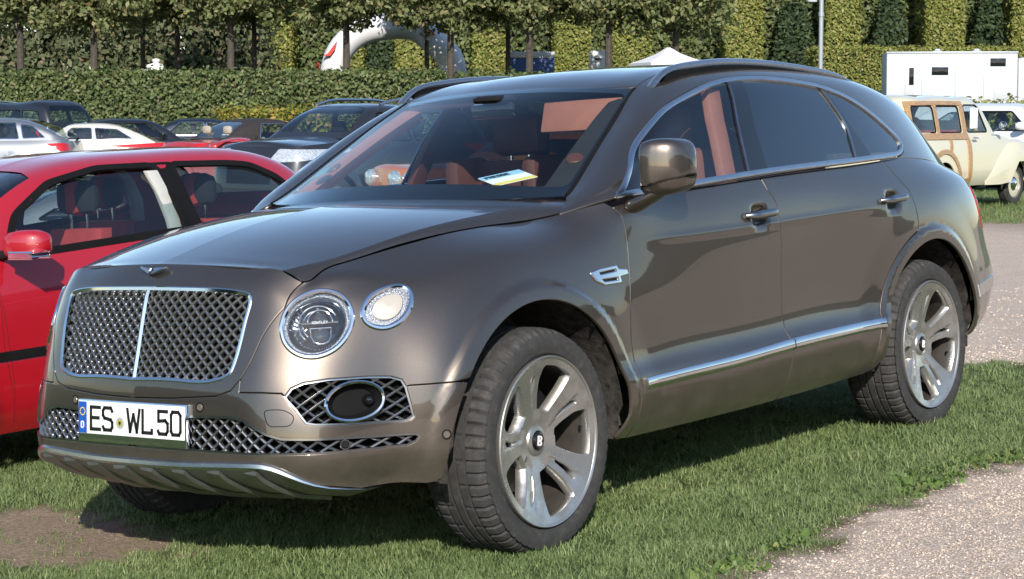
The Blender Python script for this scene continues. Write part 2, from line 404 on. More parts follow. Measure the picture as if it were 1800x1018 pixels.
BODY = [
 _front(0,  [-.990, -1.007, -1.005, -1.000, -.992, -.966, -.938, -.917, -.901, -.878], (-.838, 0, 1.071)),
 _front(.22, [-.980, -.998, -.997, -.991, -.982, -.957, -.929, -.907, -.890, -.866], (-.826, .22, 1.066)),
 _front(.42, [-.950, -.970, -.970, -.964, -.954, -.926, -.896, -.871, -.852, -.829], (-.795, .42, 1.054)),
 [(x, .508 if i < 10 else .513, z) for i, (x, z) in enumerate(zip([-.930, -.953, -.955, -.947, -.933, -.904, -.873, -.845, -.825, -.803, -.772], [.36, .42, .50, .585, .67, .77, .868, .935, .978, 1.010, 1.043]))],
 [(x, w, z) for x, w, z in zip([-.905, -.930, -.934, -.925, -.907, -.876, -.846, -.819, -.799, -.776, -.750], [.56]*8+[.561, .566, .578], [.36, .42, .50, .585, .67, .77, .862, .922, .958, .985, 1.006])],
 _front([.69, .70, .70, .70, .70, .695, .685, .675, .665, .650], [-.79, -.822, -.828, -.815, -.785, -.757, -.728, -.702, -.676, -.650], (-.597, .606, 1.053)),
 _front([.80, .815, .82, .82, .82, .81, .795, .775, .755, .725], [-.60, -.628, -.635, -.628, -.612, -.598, -.574, -.545, -.512, -.47], (-.405, .640, 1.087)),
 [(-.50, .89, .345), (-.50, .912, .41), (-.495, .925, .49), (-.488, .928, .575), (-.475, .926, .66), (-.455, .912, .76), (-.425, .888, .865), (-.39, .86, .945), (-.35, .825, 1.00), (-.30, .765, 1.05), (-.24, .668, 1.110)],
 [(-.27, .92, .33), (-.27, .95, .40), (-.27, .965, .48), (-.27, .968, .57), (-.27, .966, .66), (-.26, .957, .76), (-.245, .938, .87), (-.225, .908, .955), (-.20, .868, 1.025), (-.165, .795, 1.077), (-.12, .690, 1.124)],
 [(0, .92, .315), (0, .952, .385), (0, .968, .47), (0, .970, .56), (0, .968, .65), (0, .963, .755), (0, .951, .87), (.005, .927, .965), (.01, .890, 1.045), (.03, .815, 1.098), (.06, .722, 1.134)],
 [(.28, .915, .31), (.28, .953, .38), (.28, .972, .47), (.28, .973, .555), (.28, .968, .635), (.28, .963, .745), (.28, .957, .86), (.28, .940, .965), (.28, .908, 1.055), (.285, .845, 1.110), (.29, .764, 1.143)],
 [(.54, .905, .308), (.54, .953, .375), (.54, .978, .465), (.54, .980, .545), (.54, .964, .598), (.54, .960, .735), (.54, .960, .85), (.54, .950, .96), (.54, .938, 1.058), (.535, .924, 1.128), (.520, .890, 1.187)],
 [(.80, .902, .306), (.80, .953, .372), (.80, .980, .462), (.80, .983, .543), (.80, .962, .594), (.80, .955, .73), (.80, .957, .85), (.80, .953, .96), (.80, .947, 1.055), (.80, .934, 1.14), (.80, .906, 1.207)],
 [(1.2, .900, .302), (1.2, .953, .37), (1.2, .982, .462), (1.2, .985, .543), (1.2, .960, .594), (1.2, .952, .73), (1.2, .957, .85), (1.2, .960, .96), (1.2, .957, 1.055), (1.2, .943, 1.14), (1.2, .913, 1.219)],
 [(1.65, .900, .302), (1.65, .953, .37), (1.65, .982, .463), (1.65, .986, .547), (1.65, .960, .597), (1.65, .951, .735), (1.65, .957, .855), (1.65, .964, .965), (1.65, .963, 1.06), (1.65, .950, 1.15), (1.65, .917, 1.236)],
 [(2.1, .902, .308), (2.1, .955, .375), (2.1, .983, .468), (2.1, .987, .55), (2.1, .962, .600), (2.1, .953, .74), (2.1, .960, .86), (2.1, .969, .97), (2.1, .970, 1.067), (2.1, .954, 1.158), (2.1, .914, 1.248)],
 [(2.5, .908, .318), (2.5, .958, .385), (2.5, .985, .475), (2.5, .988, .553), (2.5, .972, .605), (2.5, .968, .745), (2.5, .978, .865), (2.5, .987, .977), (2.5, .984, 1.075), (2.5, .955, 1.167), (2.5, .903, 1.258)],
 [(2.95, .91, .33), (2.95, .96, .395), (2.95, .985, .48), (2.95, .989, .56), (2.95, .985, .645), (2.95, .984, .755), (2.95, .989, .87), (2.95, .993, .98), (2.95, .984, 1.08), (2.95, .946, 1.168), (2.95, .885, 1.262)],
 [(3.30, .905, .345), (3.30, .952, .41), (3.30, .975, .49), (3.30, .98, .57), (3.30, .98, .655), (3.30, .98, .76), (3.30, .981, .875), (3.30, .979, .98), (3.30, .965, 1.075), (3.31, .922, 1.158), (3.32, .850, 1.232)],
 [(3.56, .89, .36), (3.57, .93, .425), (3.58, .955, .505), (3.59, .962, .585), (3.59, .962, .665), (3.58, .958, .77), (3.57, .953, .88), (3.56, .946, .98), (3.56, .925, 1.065), (3.57, .882, 1.14), (3.60, .800, 1.19)],
 [(3.78, .83, .375), (3.82, .87, .445), (3.85, .888, .525), (3.87, .895, .605), (3.86, .897, .68), (3.82, .892, .78), (3.79, .887, .885), (3.77, .88, .98), (3.755, .86, 1.06), (3.76, .81, 1.125), (3.80, .730, 1.165)],
 [(3.93, .72, .385), (3.99, .755, .46), (4.04, .77, .54), (4.07, .78, .62), (4.05, .78, .69), (3.99, .775, .79), (3.96, .77, .89), (3.93, .76, .98), (3.91, .74, 1.055), (3.91, .68, 1.115), (3.93, .61, 1.15)],
 [(4.00, .45, .39), (4.06, .47, .465), (4.12, .48, .545), (4.14, .48, .625), (4.12, .48, .70), (4.06, .48, .80), (4.03, .48, .90), (4.00, .47, .985), (3.98, .46, 1.06), (3.97, .43, 1.115), (3.98, .40, 1.145)],
 [(4.02, 0, .39), (4.08, 0, .465), (4.14, 0, .545), (4.16, 0, .625), (4.14, 0, .70), (4.08, 0, .80), (4.05, 0, .90), (4.02, 0, .985), (4.0, 0, 1.06), (3.99, 0, 1.115), (4.0, 0, 1.145)],
]
def _cab(x, bw, bz, rz, k=1.0, d=0.0):
    # belt half width bw at height bz, roof centre height rz, k scales the tumblehome
    h = rz-bz
    f = [(0, 0), (.26, .052), (.53, .112), (.74, .170), (.862, .232), (.935, .325), (.975, .50)]
    pts = [(x+d*fz, bw-fw*k, bz+fz*h) for fz, fw in f]
    return pts+[(x+d*.994, max(bw-.72*k, .12), bz+.993*h), (x+d, 0, rz)]
CABIN = [
 [(.360, .801, 1.158), (.375, .798, 1.166), (.39, .794, 1.173), (.405, .789, 1.180), (.435, .776, 1.195), (.465, .762, 1.212), (.45, .5, 1.222), (.40, .25, 1.226), (.38, 0, 1.226)],
 [(.55, .905, 1.203), (.55, .893, 1.215), (.55, .880, 1.226), (.55, .865, 1.236), (.55, .810, 1.248), (.55, .744, 1.25), (.55, .5, 1.27), (.55, .25, 1.285), (.55, 0, 1.29)],
 [(.80, .916, 1.209), (.80, .893, 1.262), (.80, .868, 1.315), (.80, .838, 1.366), (.80, .775, 1.392), (.80, .69, 1.396), (.80, .45, 1.425), (.80, .22, 1.445), (.80, 0, 1.45)],
 [(1.0, .922, 1.214), (1.0, .882, 1.300), (1.0, .842, 1.387), (1.0, .798, 1.468), (1.0, .735, 1.503), (1.0, .645, 1.510), (1.0, .42, 1.54), (1.0, .20, 1.56), (1.0, 0, 1.565)],
 [(1.2, .927, 1.219), (1.2, .875, 1.331), (1.2, .820, 1.440), (1.2, .768, 1.540), (1.2, .700, 1.592), (1.2, .600, 1.617), (1.2, .40, 1.638), (1.2, .20, 1.652), (1.2, 0, 1.657)],
 _cab(1.6, .930, 1.234, 1.718), _cab(2.0, .928, 1.246, 1.732), _cab(2.4, .918, 1.256, 1.722), _cab(2.8, .900, 1.262, 1.692, .98),
 _cab(3.15, .868, 1.250, 1.640, .97), _cab(3.42, .822, 1.222, 1.575, .95), _cab(3.62, .775, 1.185, 1.485, .9), _cab(3.80, .71, 1.165, 1.395, .85), _cab(3.96, .61, 1.15, 1.27, .75),
]
_s0 = Surf(BODY); _um = .5*(_s0.tu[4]+_s0.tu[5]); _mid = [tuple(_s0.P(_um, v)[0]) for v in _s0.tv]
_mid[8] = tuple(.5*np.array(_mid[8])+.5*np.array((-.738, .628, .972))); _mid[9] = (-.712, .618, 1.004); _mid[10] = (-.676, .594, 1.032)
BODY.insert(5, _mid)                                                           # keeps the wing's top edge straight behind the corner
SB = Surf(BODY, suv_disp); SC = Surf(CABIN)
# bonnet: centre ridge, side crease and the shut line against the wing
_hc = [(-.838, 1.071), (-.62, 1.127), (-.38, 1.177), (-.12, 1.211), (.12, 1.226), (.33, 1.232)]
_hk = [(-.771, .511, 1.045), (-.55, .596, 1.081), (-.30, .631, 1.133), (-.02, .668, 1.167), (.25, .705, 1.187), (.49, .738, 1.202)]
_tr = SB.P(np.linspace(0, SB.tu[13], 400), np.full(400, SB.tv[-1]))           # top edge of nose and wing
_cor = int(np.argmin(np.abs(np.linspace(0, SB.tu[13], 400)-SB.tu[4])))
_wx = lambda x: np.array([np.interp(x, _tr[_cor:, 0], _tr[_cor:, i]) for i in range(3)])
_hs = [tuple(_wx(x)+np.array([0, -.0035, .001])) for x in (-.7515, -.735, -.705, -.66, -.58, -.42, -.20, .06, .30, .455)]
_hk = [tuple(np.array([np.interp(x, [k[0] for k in _hk], [k[i] for k in _hk]) for i in range(3)])) for x in (-.770, -.752, -.72, -.675, -.59, -.43, -.21, .06, .31, .49)]
_hc = [(x, float(Spl([c[0] for c in _hc]).W(x) @ np.array([c[1] for c in _hc])[:, None])) for x in (-.838, -.815, -.775, -.72, -.62, -.46, -.24, .0, .20, .33)]
_hk[0] = (-.769, .512, 1.045)
HOOD = []
for i, ((cx, cz), (kx, kw, kz)) in enumerate(zip(_hc, _hk)):
    row = [(cx+(kx-cx)*f**1.8, kw*f, cz+(kz-cz)*(.22*f+.78*f**2.3)) for f in (0, .2, .4, .6, .8, .92, 1)]
    if i == 0: row = [tuple(Spl([0, .22, .42, .513]).W(w)[0] @ np.array([(-.834, 0, 1.073), (-.822, .22, 1.0675), (-.791, .42, 1.0555), (-.768, .513, 1.0455)])) for _, w, _ in row]
    HOOD.append(row)
SH = Surf(HOOD, sgn=1)
SK = Surf([[k, tuple(.5*(np.array(k)+np.array(s))+np.array((0, .003, .003))), s] for k, s in zip(_hk, _hs)], sgn=1)
# windscreen: edge = row 5 of the cabin, centre line bulges forward
_we = [SC.P(a, SC.tv[5])[0] for a in np.linspace(SC.tu[0]+.02, SC.tu[4], 6)]
_wc = [(.20, 1.205), (.40, 1.318), (.59, 1.419), (.775, 1.507), (.955, 1.583), (1.128, 1.642)]
WIND = []
for e, (cx, cz) in zip(_we, _wc):
    WIND.append([(cx+(e[0]-cx)*f**2.1, e[1]*f, cz+(e[2]-cz)*f**2.2) for f in (0, .2, .4, .6, .8, .92, 1)])
SW = Surf(WIND, sgn=1)
# ---------------------------------------------------------------- materials of the big SUV
paint('taupe_paint', (.113, .093, .077), metal=.83, rough=.35, flake=.25, dirt=.85, coat=1.0, crough=.02)
simple('chrome', (.75, .76, .78), .08, 1.0, var=.04)
simple('satin_silver', (.60, .61, .62), .24, 1.0, var=.06)
simple('lattice_metal', (.33, .335, .345), .28, .9, var=.15, nscale=40)
simple('rail_metal', (.42, .44, .47), .26, .95, var=.06)
simple('dark_chrome', (.30, .30, .31), .22, 1.0, var=.1)
simple('black_plastic', (.012, .012, .013), .55, var=.2, bumps=.2, bscale=300, Specular_IOR_Level=.12)
simple('gloss_black', (.006, .006, .007), .06, var=.1, Coat_Weight=.6)
simple('rubber_trim', (.006, .006, .0065), .75, var=.2, Specular_IOR_Level=.12)
simple('shadow_black', (.003, .003, .003), .9, var=.1, Specular_IOR_Level=.12)
simple('arch_liner', (.035, .032, .029), .95, var=.6, nscale=30, bumps=.6, bscale=90, Specular_IOR_Level=.12)
simple('leather_tan', (.30, .115, .080), .55, var=.08, bumps=.25, bscale=220)
simple('leather_dark', (.085, .028, .020), .5, var=.12, bumps=.25, bscale=220)
simple('seat_black', (.014, .014, .016), .85, var=.2)
simple('grey_cloth', (.06, .058, .056), .9, var=.2)
simple('light_trim', (.45, .45, .42), .8, var=.08)
simple('plate_white', (.80, .80, .78), .35, var=.03)
simple('ink_black', (.006, .006, .006), .5, var=.05)
simple('plate_blue', (.012, .07, .36), .35, var=.04)
simple('star_yellow', (.75, .55, .02), .5, var=.05)
simple('seal_grey', (.35, .36, .36), .5, var=.1)
simple('seal_olive', (.30, .30, .06), .5, var=.1)
simple('disc_steel', (.13, .12, .11), .38, .9, var=.12)
simple('dusty_shaded_barrel', (.030, .025, .021), .7, .2, var=.3, nscale=20)  # brown dust, darkened further: shade behind the spokes is put into the colour
simple('reflector', (.42, .435, .46), .10, 1.0, var=.1, nscale=60)
simple('sunlit_cap', (.52, .47, .40), .35, .3, var=.04, Coat_Weight=.6)  # side lamp cap: its sunlit brightness is put into the cream colour
simple('sticker_green', (.03, .22, .20), .5, var=.1)
simple('paper', (.82, .82, .80), .7, var=.03)
simple('paper_blue', (.30, .55, .75), .7, var=.03)
simple('paper_yellow', (.80, .66, .14), .7, var=.03)
simple('tail_red', (.40, .008, .010), .12, var=.1, Coat_Weight=1.0)
simple('lamp_bowl', (.36, .39, .44), .16, 1.0, var=.6, nscale=70)
simple('lamp_lens', (.02, .025, .035), .03, .0, var=.3, Coat_Weight=1.0)
simple('skid_metal', (.27, .27, .265), .42, .85, var=.15)
def lamp_ring_material(name):
    m, t, b, o = nodes(name); co = coords(t); setp(b, Metallic=.55, Roughness=.45, Coat_Weight=.5)
    v = t.nodes.new('ShaderNodeTexVoronoi'); v.inputs['Scale'].default_value = 230; t.links.new(co, v.inputs['Vector'])
    r = ramp(t, v.outputs['Distance'], [(.1, (.52, .55, .60)), (.6, (.25, .27, .31))]); t.links.new(r.outputs[0], b.inputs['Base Color']); bump(t, b, v.outputs['Distance'], .8, .003); return m
lamp_ring_material('lamp_ring')
glass('clear_glass', (.93, .95, .95))
glass('screen_glass', (.84, .90, .90), extra=.01, k_=.70)
glass('cabin_glass', (.80, .87, .88), extra=.035, k_=1.1)
glass('privacy_glass', (.05, .06, .07), extra=.09, k_=1.3)
def rim_material(name):
    """lacquered alloy with brown brake dust in the hollows"""
    m, t, b, o = nodes(name); co = coords(t); setp(b, Metallic=.8, Roughness=.36, Coat_Weight=.25, Coat_Roughness=.12)
    f = noise(t, co, 9, 6, .65); r = ramp(t, f, [(.42, (.44, .435, .425)), (.60, (.35, .335, .31)), (.75, (.22, .19, .155))]); t.links.new(r.outputs[0], b.inputs['Base Color'])
    r2 = ramp(t, f, [(.4, (.24, .24, .24)), (.7, (.50, .50, .50))]); t.links.new(r2.outputs[0], b.inputs['Roughness']); return m
rim_material('alloy')
def tyre_material(name):
    m, t, b, o = nodes(name); co = coords(t); setp(b, Roughness=.8)
    f = noise(t, co, 30, 8, .7); f2 = noise(t, co, 160, 3, .6)
    r = ramp(t, f, [(.3, (.019, .0187, .0185)), (.55, (.033, .032, .031)), (.8, (.085, .080, .073))]); t.links.new(r.outputs[0], b.inputs['Base Color'])
    bump(t, b, f2, .35, .003); return m
tyre_material('tyre')

# ---------------------------------------------------------------- wheels
class Disc:
    """rim face: (u,v) in the wheel plane, dished towards the hub; faces -y"""
    sgn = 1
    def __init__(s, R, dish, hub=.05): s.R, s.dish, s.hub = R, dish, hub
    phase = 0.
    def h(s, u, v):
        r = np.hypot(u, v); t = np.arctan2(v, u)-s.phase; t = (t+pi/5) % (2*pi/5)-pi/5; o = r*np.sin(t)     # o: offset across the spoke
        low = smooth(-.008, -.020, o)*smooth(.07, .11, r)*(1-smooth(.215, .262, r))                        # the leg beyond the slot sits lower
        crown = -.006*smooth(.0, .03, o)*(1-smooth(.22, .26, r))
        return s.dish*(1-np.clip((r-s.hub)/(s.R-s.hub), 0, 1)**1.25)+.004*low
    def P(s, u, v): return np.stack([u, s.h(u, v), v], 1)
    def N(s, u, v, e=1e-3):
        a = s.P(u+e, v)-s.P(u-e, v); b = s.P(u, v+e)-s.P(u, v-e); n = np.cross(a, b); return n/np.linalg.norm(n, axis=1)[:, None]
def polar(r, a): return (r*cos(a), r*sin(a))
def spoke_pt(a, r, off): return (r*cos(a)-off*sin(a), r*sin(a)+off*cos(a))   # off to the left looking outwards
def glyph_b(w=.018, h=.030):
    pts = [(-.5, -.5), (.2, -.5), (.45, -.36), (.45, -.14), (.22, 0), (.42, .14), (.42, .36), (.2, .5), (-.5, .5)]
    holes = [[(-.2, -.36), (.1, -.36), (.2, -.28), (.2, -.18), (.1, -.1), (-.2, -.1)], [(-.2, .1), (.08, .1), (.17, .18), (.17, .28), (.08, .36), (-.2, .36)]]
    f = lambda q: [(x*w, y*h) for x, y in q]
    return f(pts), [f(q) for q in holes]
class Flat:
    """a flat patch facing -y at distance d in front (for letters and marks)"""
    sgn = 1
    def __init__(s, d=0.): s.d = d
    def P(s, u, v): return np.stack([u, np.full(len(np.atleast_1d(u)), -s.d), v], 1)
    def N(s, u, v): return np.tile([0., -1, 0], (len(np.atleast_1d(u)), 1))
def flat_mark(name, outer, holes, mat, parent, d, th=.002):
    P, Nn, F = trim(Flat(d), outer, holes, step=.02, gap=0, rim=th, edge=0)
    return mesh(name, P, F, mat, parent, Nn)
def make_tyre(R, Ri, w, parent, mat='tyre', seg=288, tread=True):
    """lathe with circumferential grooves and shoulder sipes; y from -w/2 (outside) to w/2"""
    h = w/2; prof = [(Ri-.012, -h*.80), (Ri+.004, -h*.86), (Ri+.012, -h*.93), (Ri+(R-Ri)*.35, -h*.995), (Ri+(R-Ri)*.60, -h*1.0), (Ri+(R-Ri)*.78, -h*.965), (R-.030, -h*.915), (R-.017, -h*.845), (R-.0085, -h*.765), (R-.004, -h*.67), (R-.0015, -h*.50)]
    g = .008; tr = []
    for c in (-.42, -.14, .14, .42):
        tr += [(R-.001, h*(c-.045)), (R-g, h*(c-.035)), (R-g, h*(c+.035)), (R-.001, h*(c+.045))]
    full = prof+tr+[(r, -a) for r, a in prof[::-1]]
    m = len(full); V = []; F = []
    for i in range(seg):
        k = 2*pi*i/seg
        for j, (r, a) in enumerate(full):
            rr = r
            if tread and r > R-.031 and abs(a) > h*.46 and i % 5 == 0: rr = r-.0095*(1 if abs(a) < h*.93 else .5)
            if tread and h*.16 < abs(a) < h*.40 and i % 10 == 5 and r > R-.004: rr = r-.004
            kk = k+(.010*(abs(a)/h-.6) if tread else 0); V.append((rr*cos(kk), a, rr*sin(kk)))
    for i in range(seg):
        for j in range(m-1):
            a, b = i*m+j, ((i+1) % seg)*m+j; F.append((a, b, b+1, a+1))
    mb = MB(); mb.add(V, F); return mb.build('tyre', mat, parent, angle=20)
def make_suv_wheel(name, parent, phase):
    root = bpy.data.objects.new(name, None); link(root, parent)
    make_tyre(.393, .292, .268, root)
    Rr = .2955; D = Disc(.285, .058); D.phase = phase; yl = -.131                       # face plane of the rim lip
    wins, slots = [], []
    for k in range(5):
        a = phase+k*2*pi/5; b = a-2*pi/5
        # window between spoke k (its clockwise side) and spoke k-1 (its anticlockwise side)
        poly = [spoke_pt(a, .100, -.042), spoke_pt(a, .15, -.049), spoke_pt(a, .200, -.062), spoke_pt(a, .238, -.084)]
        a0 = atan2(poly[-1][1], poly[-1][0]); e = spoke_pt(b, .250, .062); a1 = atan2(e[1], e[0])
        while a1 > a0: a1 -= 2*pi
        poly += [polar(.264, t) for t in np.linspace(a0-.05, a1+.02, 9)]
        poly += [spoke_pt(b, .243, .058), spoke_pt(b, .20, .044), spoke_pt(b, .15, .034), spoke_pt(b, .105, .028)]
        wins.append(rounded(poly, .006, 3))
        sl_ = [spoke_pt(a, .122, -.012), spoke_pt(a, .170, -.010), spoke_pt(a, .214, -.018), spoke_pt(a, .234, -.034), spoke_pt(a, .225, -.047), spoke_pt(a, .175, -.030), spoke_pt(a, .126, -.023)]
        slots.append(rounded(sl_, .003, 3))
    outer = [polar(.2835, t) for t in np.linspace(0, 2*pi, 97)[:-1]]
    P, Nn, F = trim(D, outer, wins+slots, step=.009, gap=0, rim=.02, hrim=.045, edge=.0025)
    P[:, 1] += yl; mesh('rim_face', P, F, 'alloy', root, Nn)
    mb = MB(); mb.lathe([(.2835, yl+.001), (.2865, yl-.003), (.2925, yl-.005), (Rr, yl-.002), (Rr, yl+.012), (.284, yl+.030)], 96); mb.build('rim_lip', 'alloy', root)
    mb = MB(); mb.lathe([(.284, yl+.030), (.272, yl+.05), (.268, .0), (.275, .11), (.29, .125)], 72); mb.build('rim_barrel', 'dusty_shaded_barrel', root)
    mb = MB(); mb.lathe([(.06, .085), (.268, .09)], 48); mb.build('rim_back', 'shadow_black', root)
    mb = MB(); mb.lathe([(.06, .03), (.185, .03), (.187, .034), (.187, .058), (.185, .062), (.06, .062)], 64); mb.build('brake_disc', 'disc_steel', root)
    # caliper: a thick arc block on the front half of the disc
    mb = MB(); rings = []
    for t in np.linspace(-.55, .55, 11)+.35:
        rings.append([(r*cos(t), y, r*sin(t)) for r, y in ((.135, -.012), (.198, -.018), (.212, 0), (.212, .07), (.135, .07))])
    mb.loft(rings); mb.build('brake_caliper', 'black_plastic', root, bev=.004)
    cy = yl+.052
    mb = MB(); mb.lathe([(0.001, cy-.012), (.026, cy-.011), (.0315, cy-.006), (.033, cy+.004)], 40); cap = mb.build('centre_cap', 'gloss_black', root)
    go, gh = glyph_b(.026, .034); m_ = flat_mark('letter_mark', go, gh, 'plate_white', cap, .013-cy, .002)
    mb = MB(); mb.lathe([(.033, cy+.002), (.036, cy-.004), (.050, cy+.000), (.060, cy+.014)], 48); mb.build('hub_ring', 'alloy', root)
    for k in range(5):
        a = phase+(k+.5)*2*pi/5-.1; c = polar(.060, a)
        mb = MB(); mb.lathe([(.001, cy+.006), (.008, cy+.006), (.010, cy+.010), (.0105, cy+.03)], 6, c=(c[0], 0, c[1])); mb.build('wheel_nut', 'dark_chrome', root)
    a = phase-.62; c = polar(.262, a); mb = MB(); mb.tube([(c[0], yl+.05, c[1]), (c[0]*.93, yl+.035, c[1]*.93)], .005, 8); mb.build('valve', 'rubber_trim', root)
    return root

# ---------------------------------------------------------------- outlines on the SUV (front: w,z; side: x,z)
GR_IN = [(0, .999), (.221, .996), (.400, .984), (.436, .974), (.446, .955), (.445, .913), (.438, .828), (.426, .757), (.411, .723), (.377, .707), (.202, .700), (0, .698)]
GR_OUT = [(.582, .998), (.556, .928), (.508, .832), (.485, .763), (.459, .712), (.425, .673), (.371, .655), (.182, .644), (0, .640)]
FOG = [(.599, .652), (.612, .678), (.640, .693), (.694, .699), (.764, .697), (.815, .690), (.838, .678), (.849, .653), (.862, .596), (.870, .556), (.862, .547), (.842, .543), (.753, .550), (.684, .557), (.661, .564), (.631, .609), (.605, .640)]
LOWG = [(0, .588), (.280, .588), (.425, .589), (.478, .579), (.553, .536), (.599, .520), (.800, .504), (.872, .501), (.880, .492), (.872, .477), (.852, .465), (.793, .463), (.592, .469), (.274, .477), (0, .478)]
DLO = [(.552, 1.203), (.926, 1.212), (1.592, 1.236), (2.125, 1.248), (2.700, 1.2600), (2.800, 1.2625), (2.880, 1.267), (2.940, 1.276), (2.985, 1.293), (3.008, 1.318), (3.004, 1.348), (2.975, 1.380), (2.920, 1.420), (2.840, 1.472), (2.751, 1.520), (2.487, 1.602), (2.136, 1.641), (1.773, 1.648), (1.548, 1.628), (1.310, 1.580), (1.108, 1.523), (.936, 1.447), (.773, 1.354)]
FD_LINE = [(.545, 1.17), (.572, 1.137), (.580, 1.10), (.583, 1.028), (.574, .925), (.555, .80), (.545, .679), (.556, .575), (.566, .49), (.56, .40), (.545, .30)]
MD_LINE = [(1.585, 1.245), (1.616, 1.167), (1.648, 1.126), (1.664, .974), (1.668, .80), (1.670, .68), (1.680, .60), (1.688, .54), (1.680, .42), (1.668, .30)]
RD_LINE = [(2.685, 1.275), (2.75, 1.185), (2.815, 1.112), (2.838, 1.034), (2.846, .969)]
def arc(xc, r, a0, a1, n): return [(xc+r*cos(radians(a)), RW+r*sin(radians(a))) for a in np.linspace(a0, a1, n)]


def surf_pts(S, uv, off=0.):
    uv = np.asarray(uv); n = S.N(uv[:, 0], uv[:, 1]); return S.P(uv[:, 0], uv[:, 1])+n*off, n
def mirror_pts(P, s): return np.asarray(P)*np.array([1, s, 1])
def strip(name, S, uv, prof, mat, parent, closed=False, sides=(-1, 1), off=0., angle=40):
    """moulding swept along a line on the surface, one object per side"""
    P, n = surf_pts(S, uv, off); out = []
    for s in sides:
        V, F = sweep(mirror_pts(P, s), mirror_pts(n, s), prof, closed); mb = MB(); mb.add(V, F); out.append(mb.build(name, mat, parent, angle=angle))
    return out
def wall_ring(name, S, uv, depth, mat, parent, sides=(-1, 1), closed=True, off=0., inset=0.):
    P, n = surf_pts(S, uv, off); c = P.mean(0); Q = P-n*depth; Q = Q+(c-Q)*inset
    for s in sides:
        mb = MB(); mb.loft([mirror_pts(P, s), mirror_pts(Q, s)], closed, False); mb.build(name, mat, parent)
def lattice(S, poly, pw, pz, r, off, inv, hole=None, sides=(-1, 1), depth=.006):
    """diagonal bar lattice inside a (w,z) outline, laid on the surface"""
    poly = np.asarray(poly); lo, hi = poly.min(0), poly.max(0); mb = MB(); runs = []
    span = (hi[0]-lo[0])/pw+(hi[1]-lo[1])/pz+2
    for d in (1, -1):
        for k in np.arange(-int(span)-1, int(span)+2):
            # line: (w-lo)/pw - d*(z-lo)/pz = k
            zz = np.linspace(lo[1], hi[1], 90); ww = lo[0]+pw*(k+d*(zz-lo[1])/pz)
            q = np.stack([ww, zz], 1); ok = inside(poly, q); run = []
            if hole is not None: ok &= ~inside(hole, q)
            for i in range(len(q)):
                if ok[i]: run.append(q[i])
                if (not ok[i] or i == len(q)-1) and run:
                    if len(run) > 1: runs.append((np.array(run), d))
                    run = []
    for run, d in runs:
        m = max(2, len(run)//4); run = run[np.linspace(0, len(run)-1, m).astype(int)]
        uv = inv(run); P, n = surf_pts(S, uv, off+(.0015 if d > 0 else -.0015))
        for s in sides:
            V, F = sweep(mirror_pts(P, s), mirror_pts(n, s), [(-r, -depth), (-r*.9, 0), (0, r*.7), (r*.9, 0), (r, -depth)]); mb.add(V, F)
    return mb
def local_frame(n, up=(0, 0, 1)):
    n = np.asarray(n, float); n = n/np.linalg.norm(n); r = np.cross(up, n); r /= np.linalg.norm(r); return r, np.cross(n, r), n
# stroke letters in the plate's condensed style, in a unit box 0..1 wide, 0..1 high
GLYPH = {
 'E': (.62, [[(1, 1), (0, 1), (0, 0), (1, 0)], [(0, .52), (.85, .52)]]),
 'S': (.62, [[(1, .85), (.85, 1), (.15, 1), (0, .86), (0, .66), (.15, .54), (.85, .46), (1, .34), (1, .14), (.85, 0), (.12, 0), (0, .13)]]),
 'W': (.80, [[(0, 1), (.22, 0), (.5, .78), (.78, 0), (1, 1)]]),
 'L': (.60, [[(0, 1), (0, 0), (1, 0), (1, .14)]]),
 '5': (.62, [[(.95, 1), (.05, 1), (.05, .56), (.75, .60), (1, .46), (1, .14), (.85, 0), (.12, 0), (0, .12)]]),
 '0': (.60, [[(.62, 1), (.15, 1), (0, .85), (0, .15), (.15, 0), (.85, 0), (1, .15), (1, .85), (.78, 1)]]),
 'D': (.60, [[(0, 0), (0, 1), (.7, 1), (1, .75), (1, .25), (.7, 0), (0, 0)]]),
 'B': (.60, [[(0, 0), (0, 1), (.7, 1), (.95, .85), (.95, .65), (.7, .52), (0, .52)], [(.7, .52), (1, .4), (1, .15), (.75, 0), (0, 0)]]),
 'P': (.58, [[(0, 0), (0, 1), (.75, 1), (1, .85), (1, .62), (.75, .48), (0, .48)]]), 'R': (.60, [[(0, 0), (0, 1), (.75, 1), (1, .85), (1, .62), (.75, .48), (0, .48)], [(.55, .48), (1, 0)]]),
 'N': (.65, [[(0, 0), (0, 1), (1, 0), (1, 1)]]), 'T': (.65, [[(0, 1), (1, 1)], [(.5, 1), (.5, 0)]]), 'Y': (.65, [[(0, 1), (.5, .5), (1, 1)], [(.5, .5), (.5, 0)]]),
}
def letters(txt, h, x0, z0, th, gap, d, depth=.0012):
    """stroke text in the (x,z) plane facing -y; returns MB and the end x"""
    mb = MB(); x = x0
    for ch in txt:
        if ch == ' ': x += gap*2.2; continue
        w, strokes = GLYPH[ch]; w *= h
        for st in strokes:
            for a, b in zip(st[:-1], st[1:]):
                a = np.array((x+a[0]*w, z0+a[1]*h)); b = np.array((x+b[0]*w, z0+b[1]*h)); t = (b-a)/max(np.linalg.norm(b-a), 1e-9); n = np.array((-t[1], t[0]))*th/2; e = t*th*.42
                mb.prism([a-e-n, b+e-n, b+e+n, a-e+n], -d, -d-depth, 'y')
        x += w+gap
    return mb, x
def frame_mtx(c, n, up=(0, 0, 1)):
    """object matrix whose -y axis looks along n, z near up"""
    r, u, n = local_frame(n, up); y = -n; x = np.cross(y, u); return Matrix([[x[i], y[i], u[i], c[i]] for i in range(3)]+[[0, 0, 0, 1]])

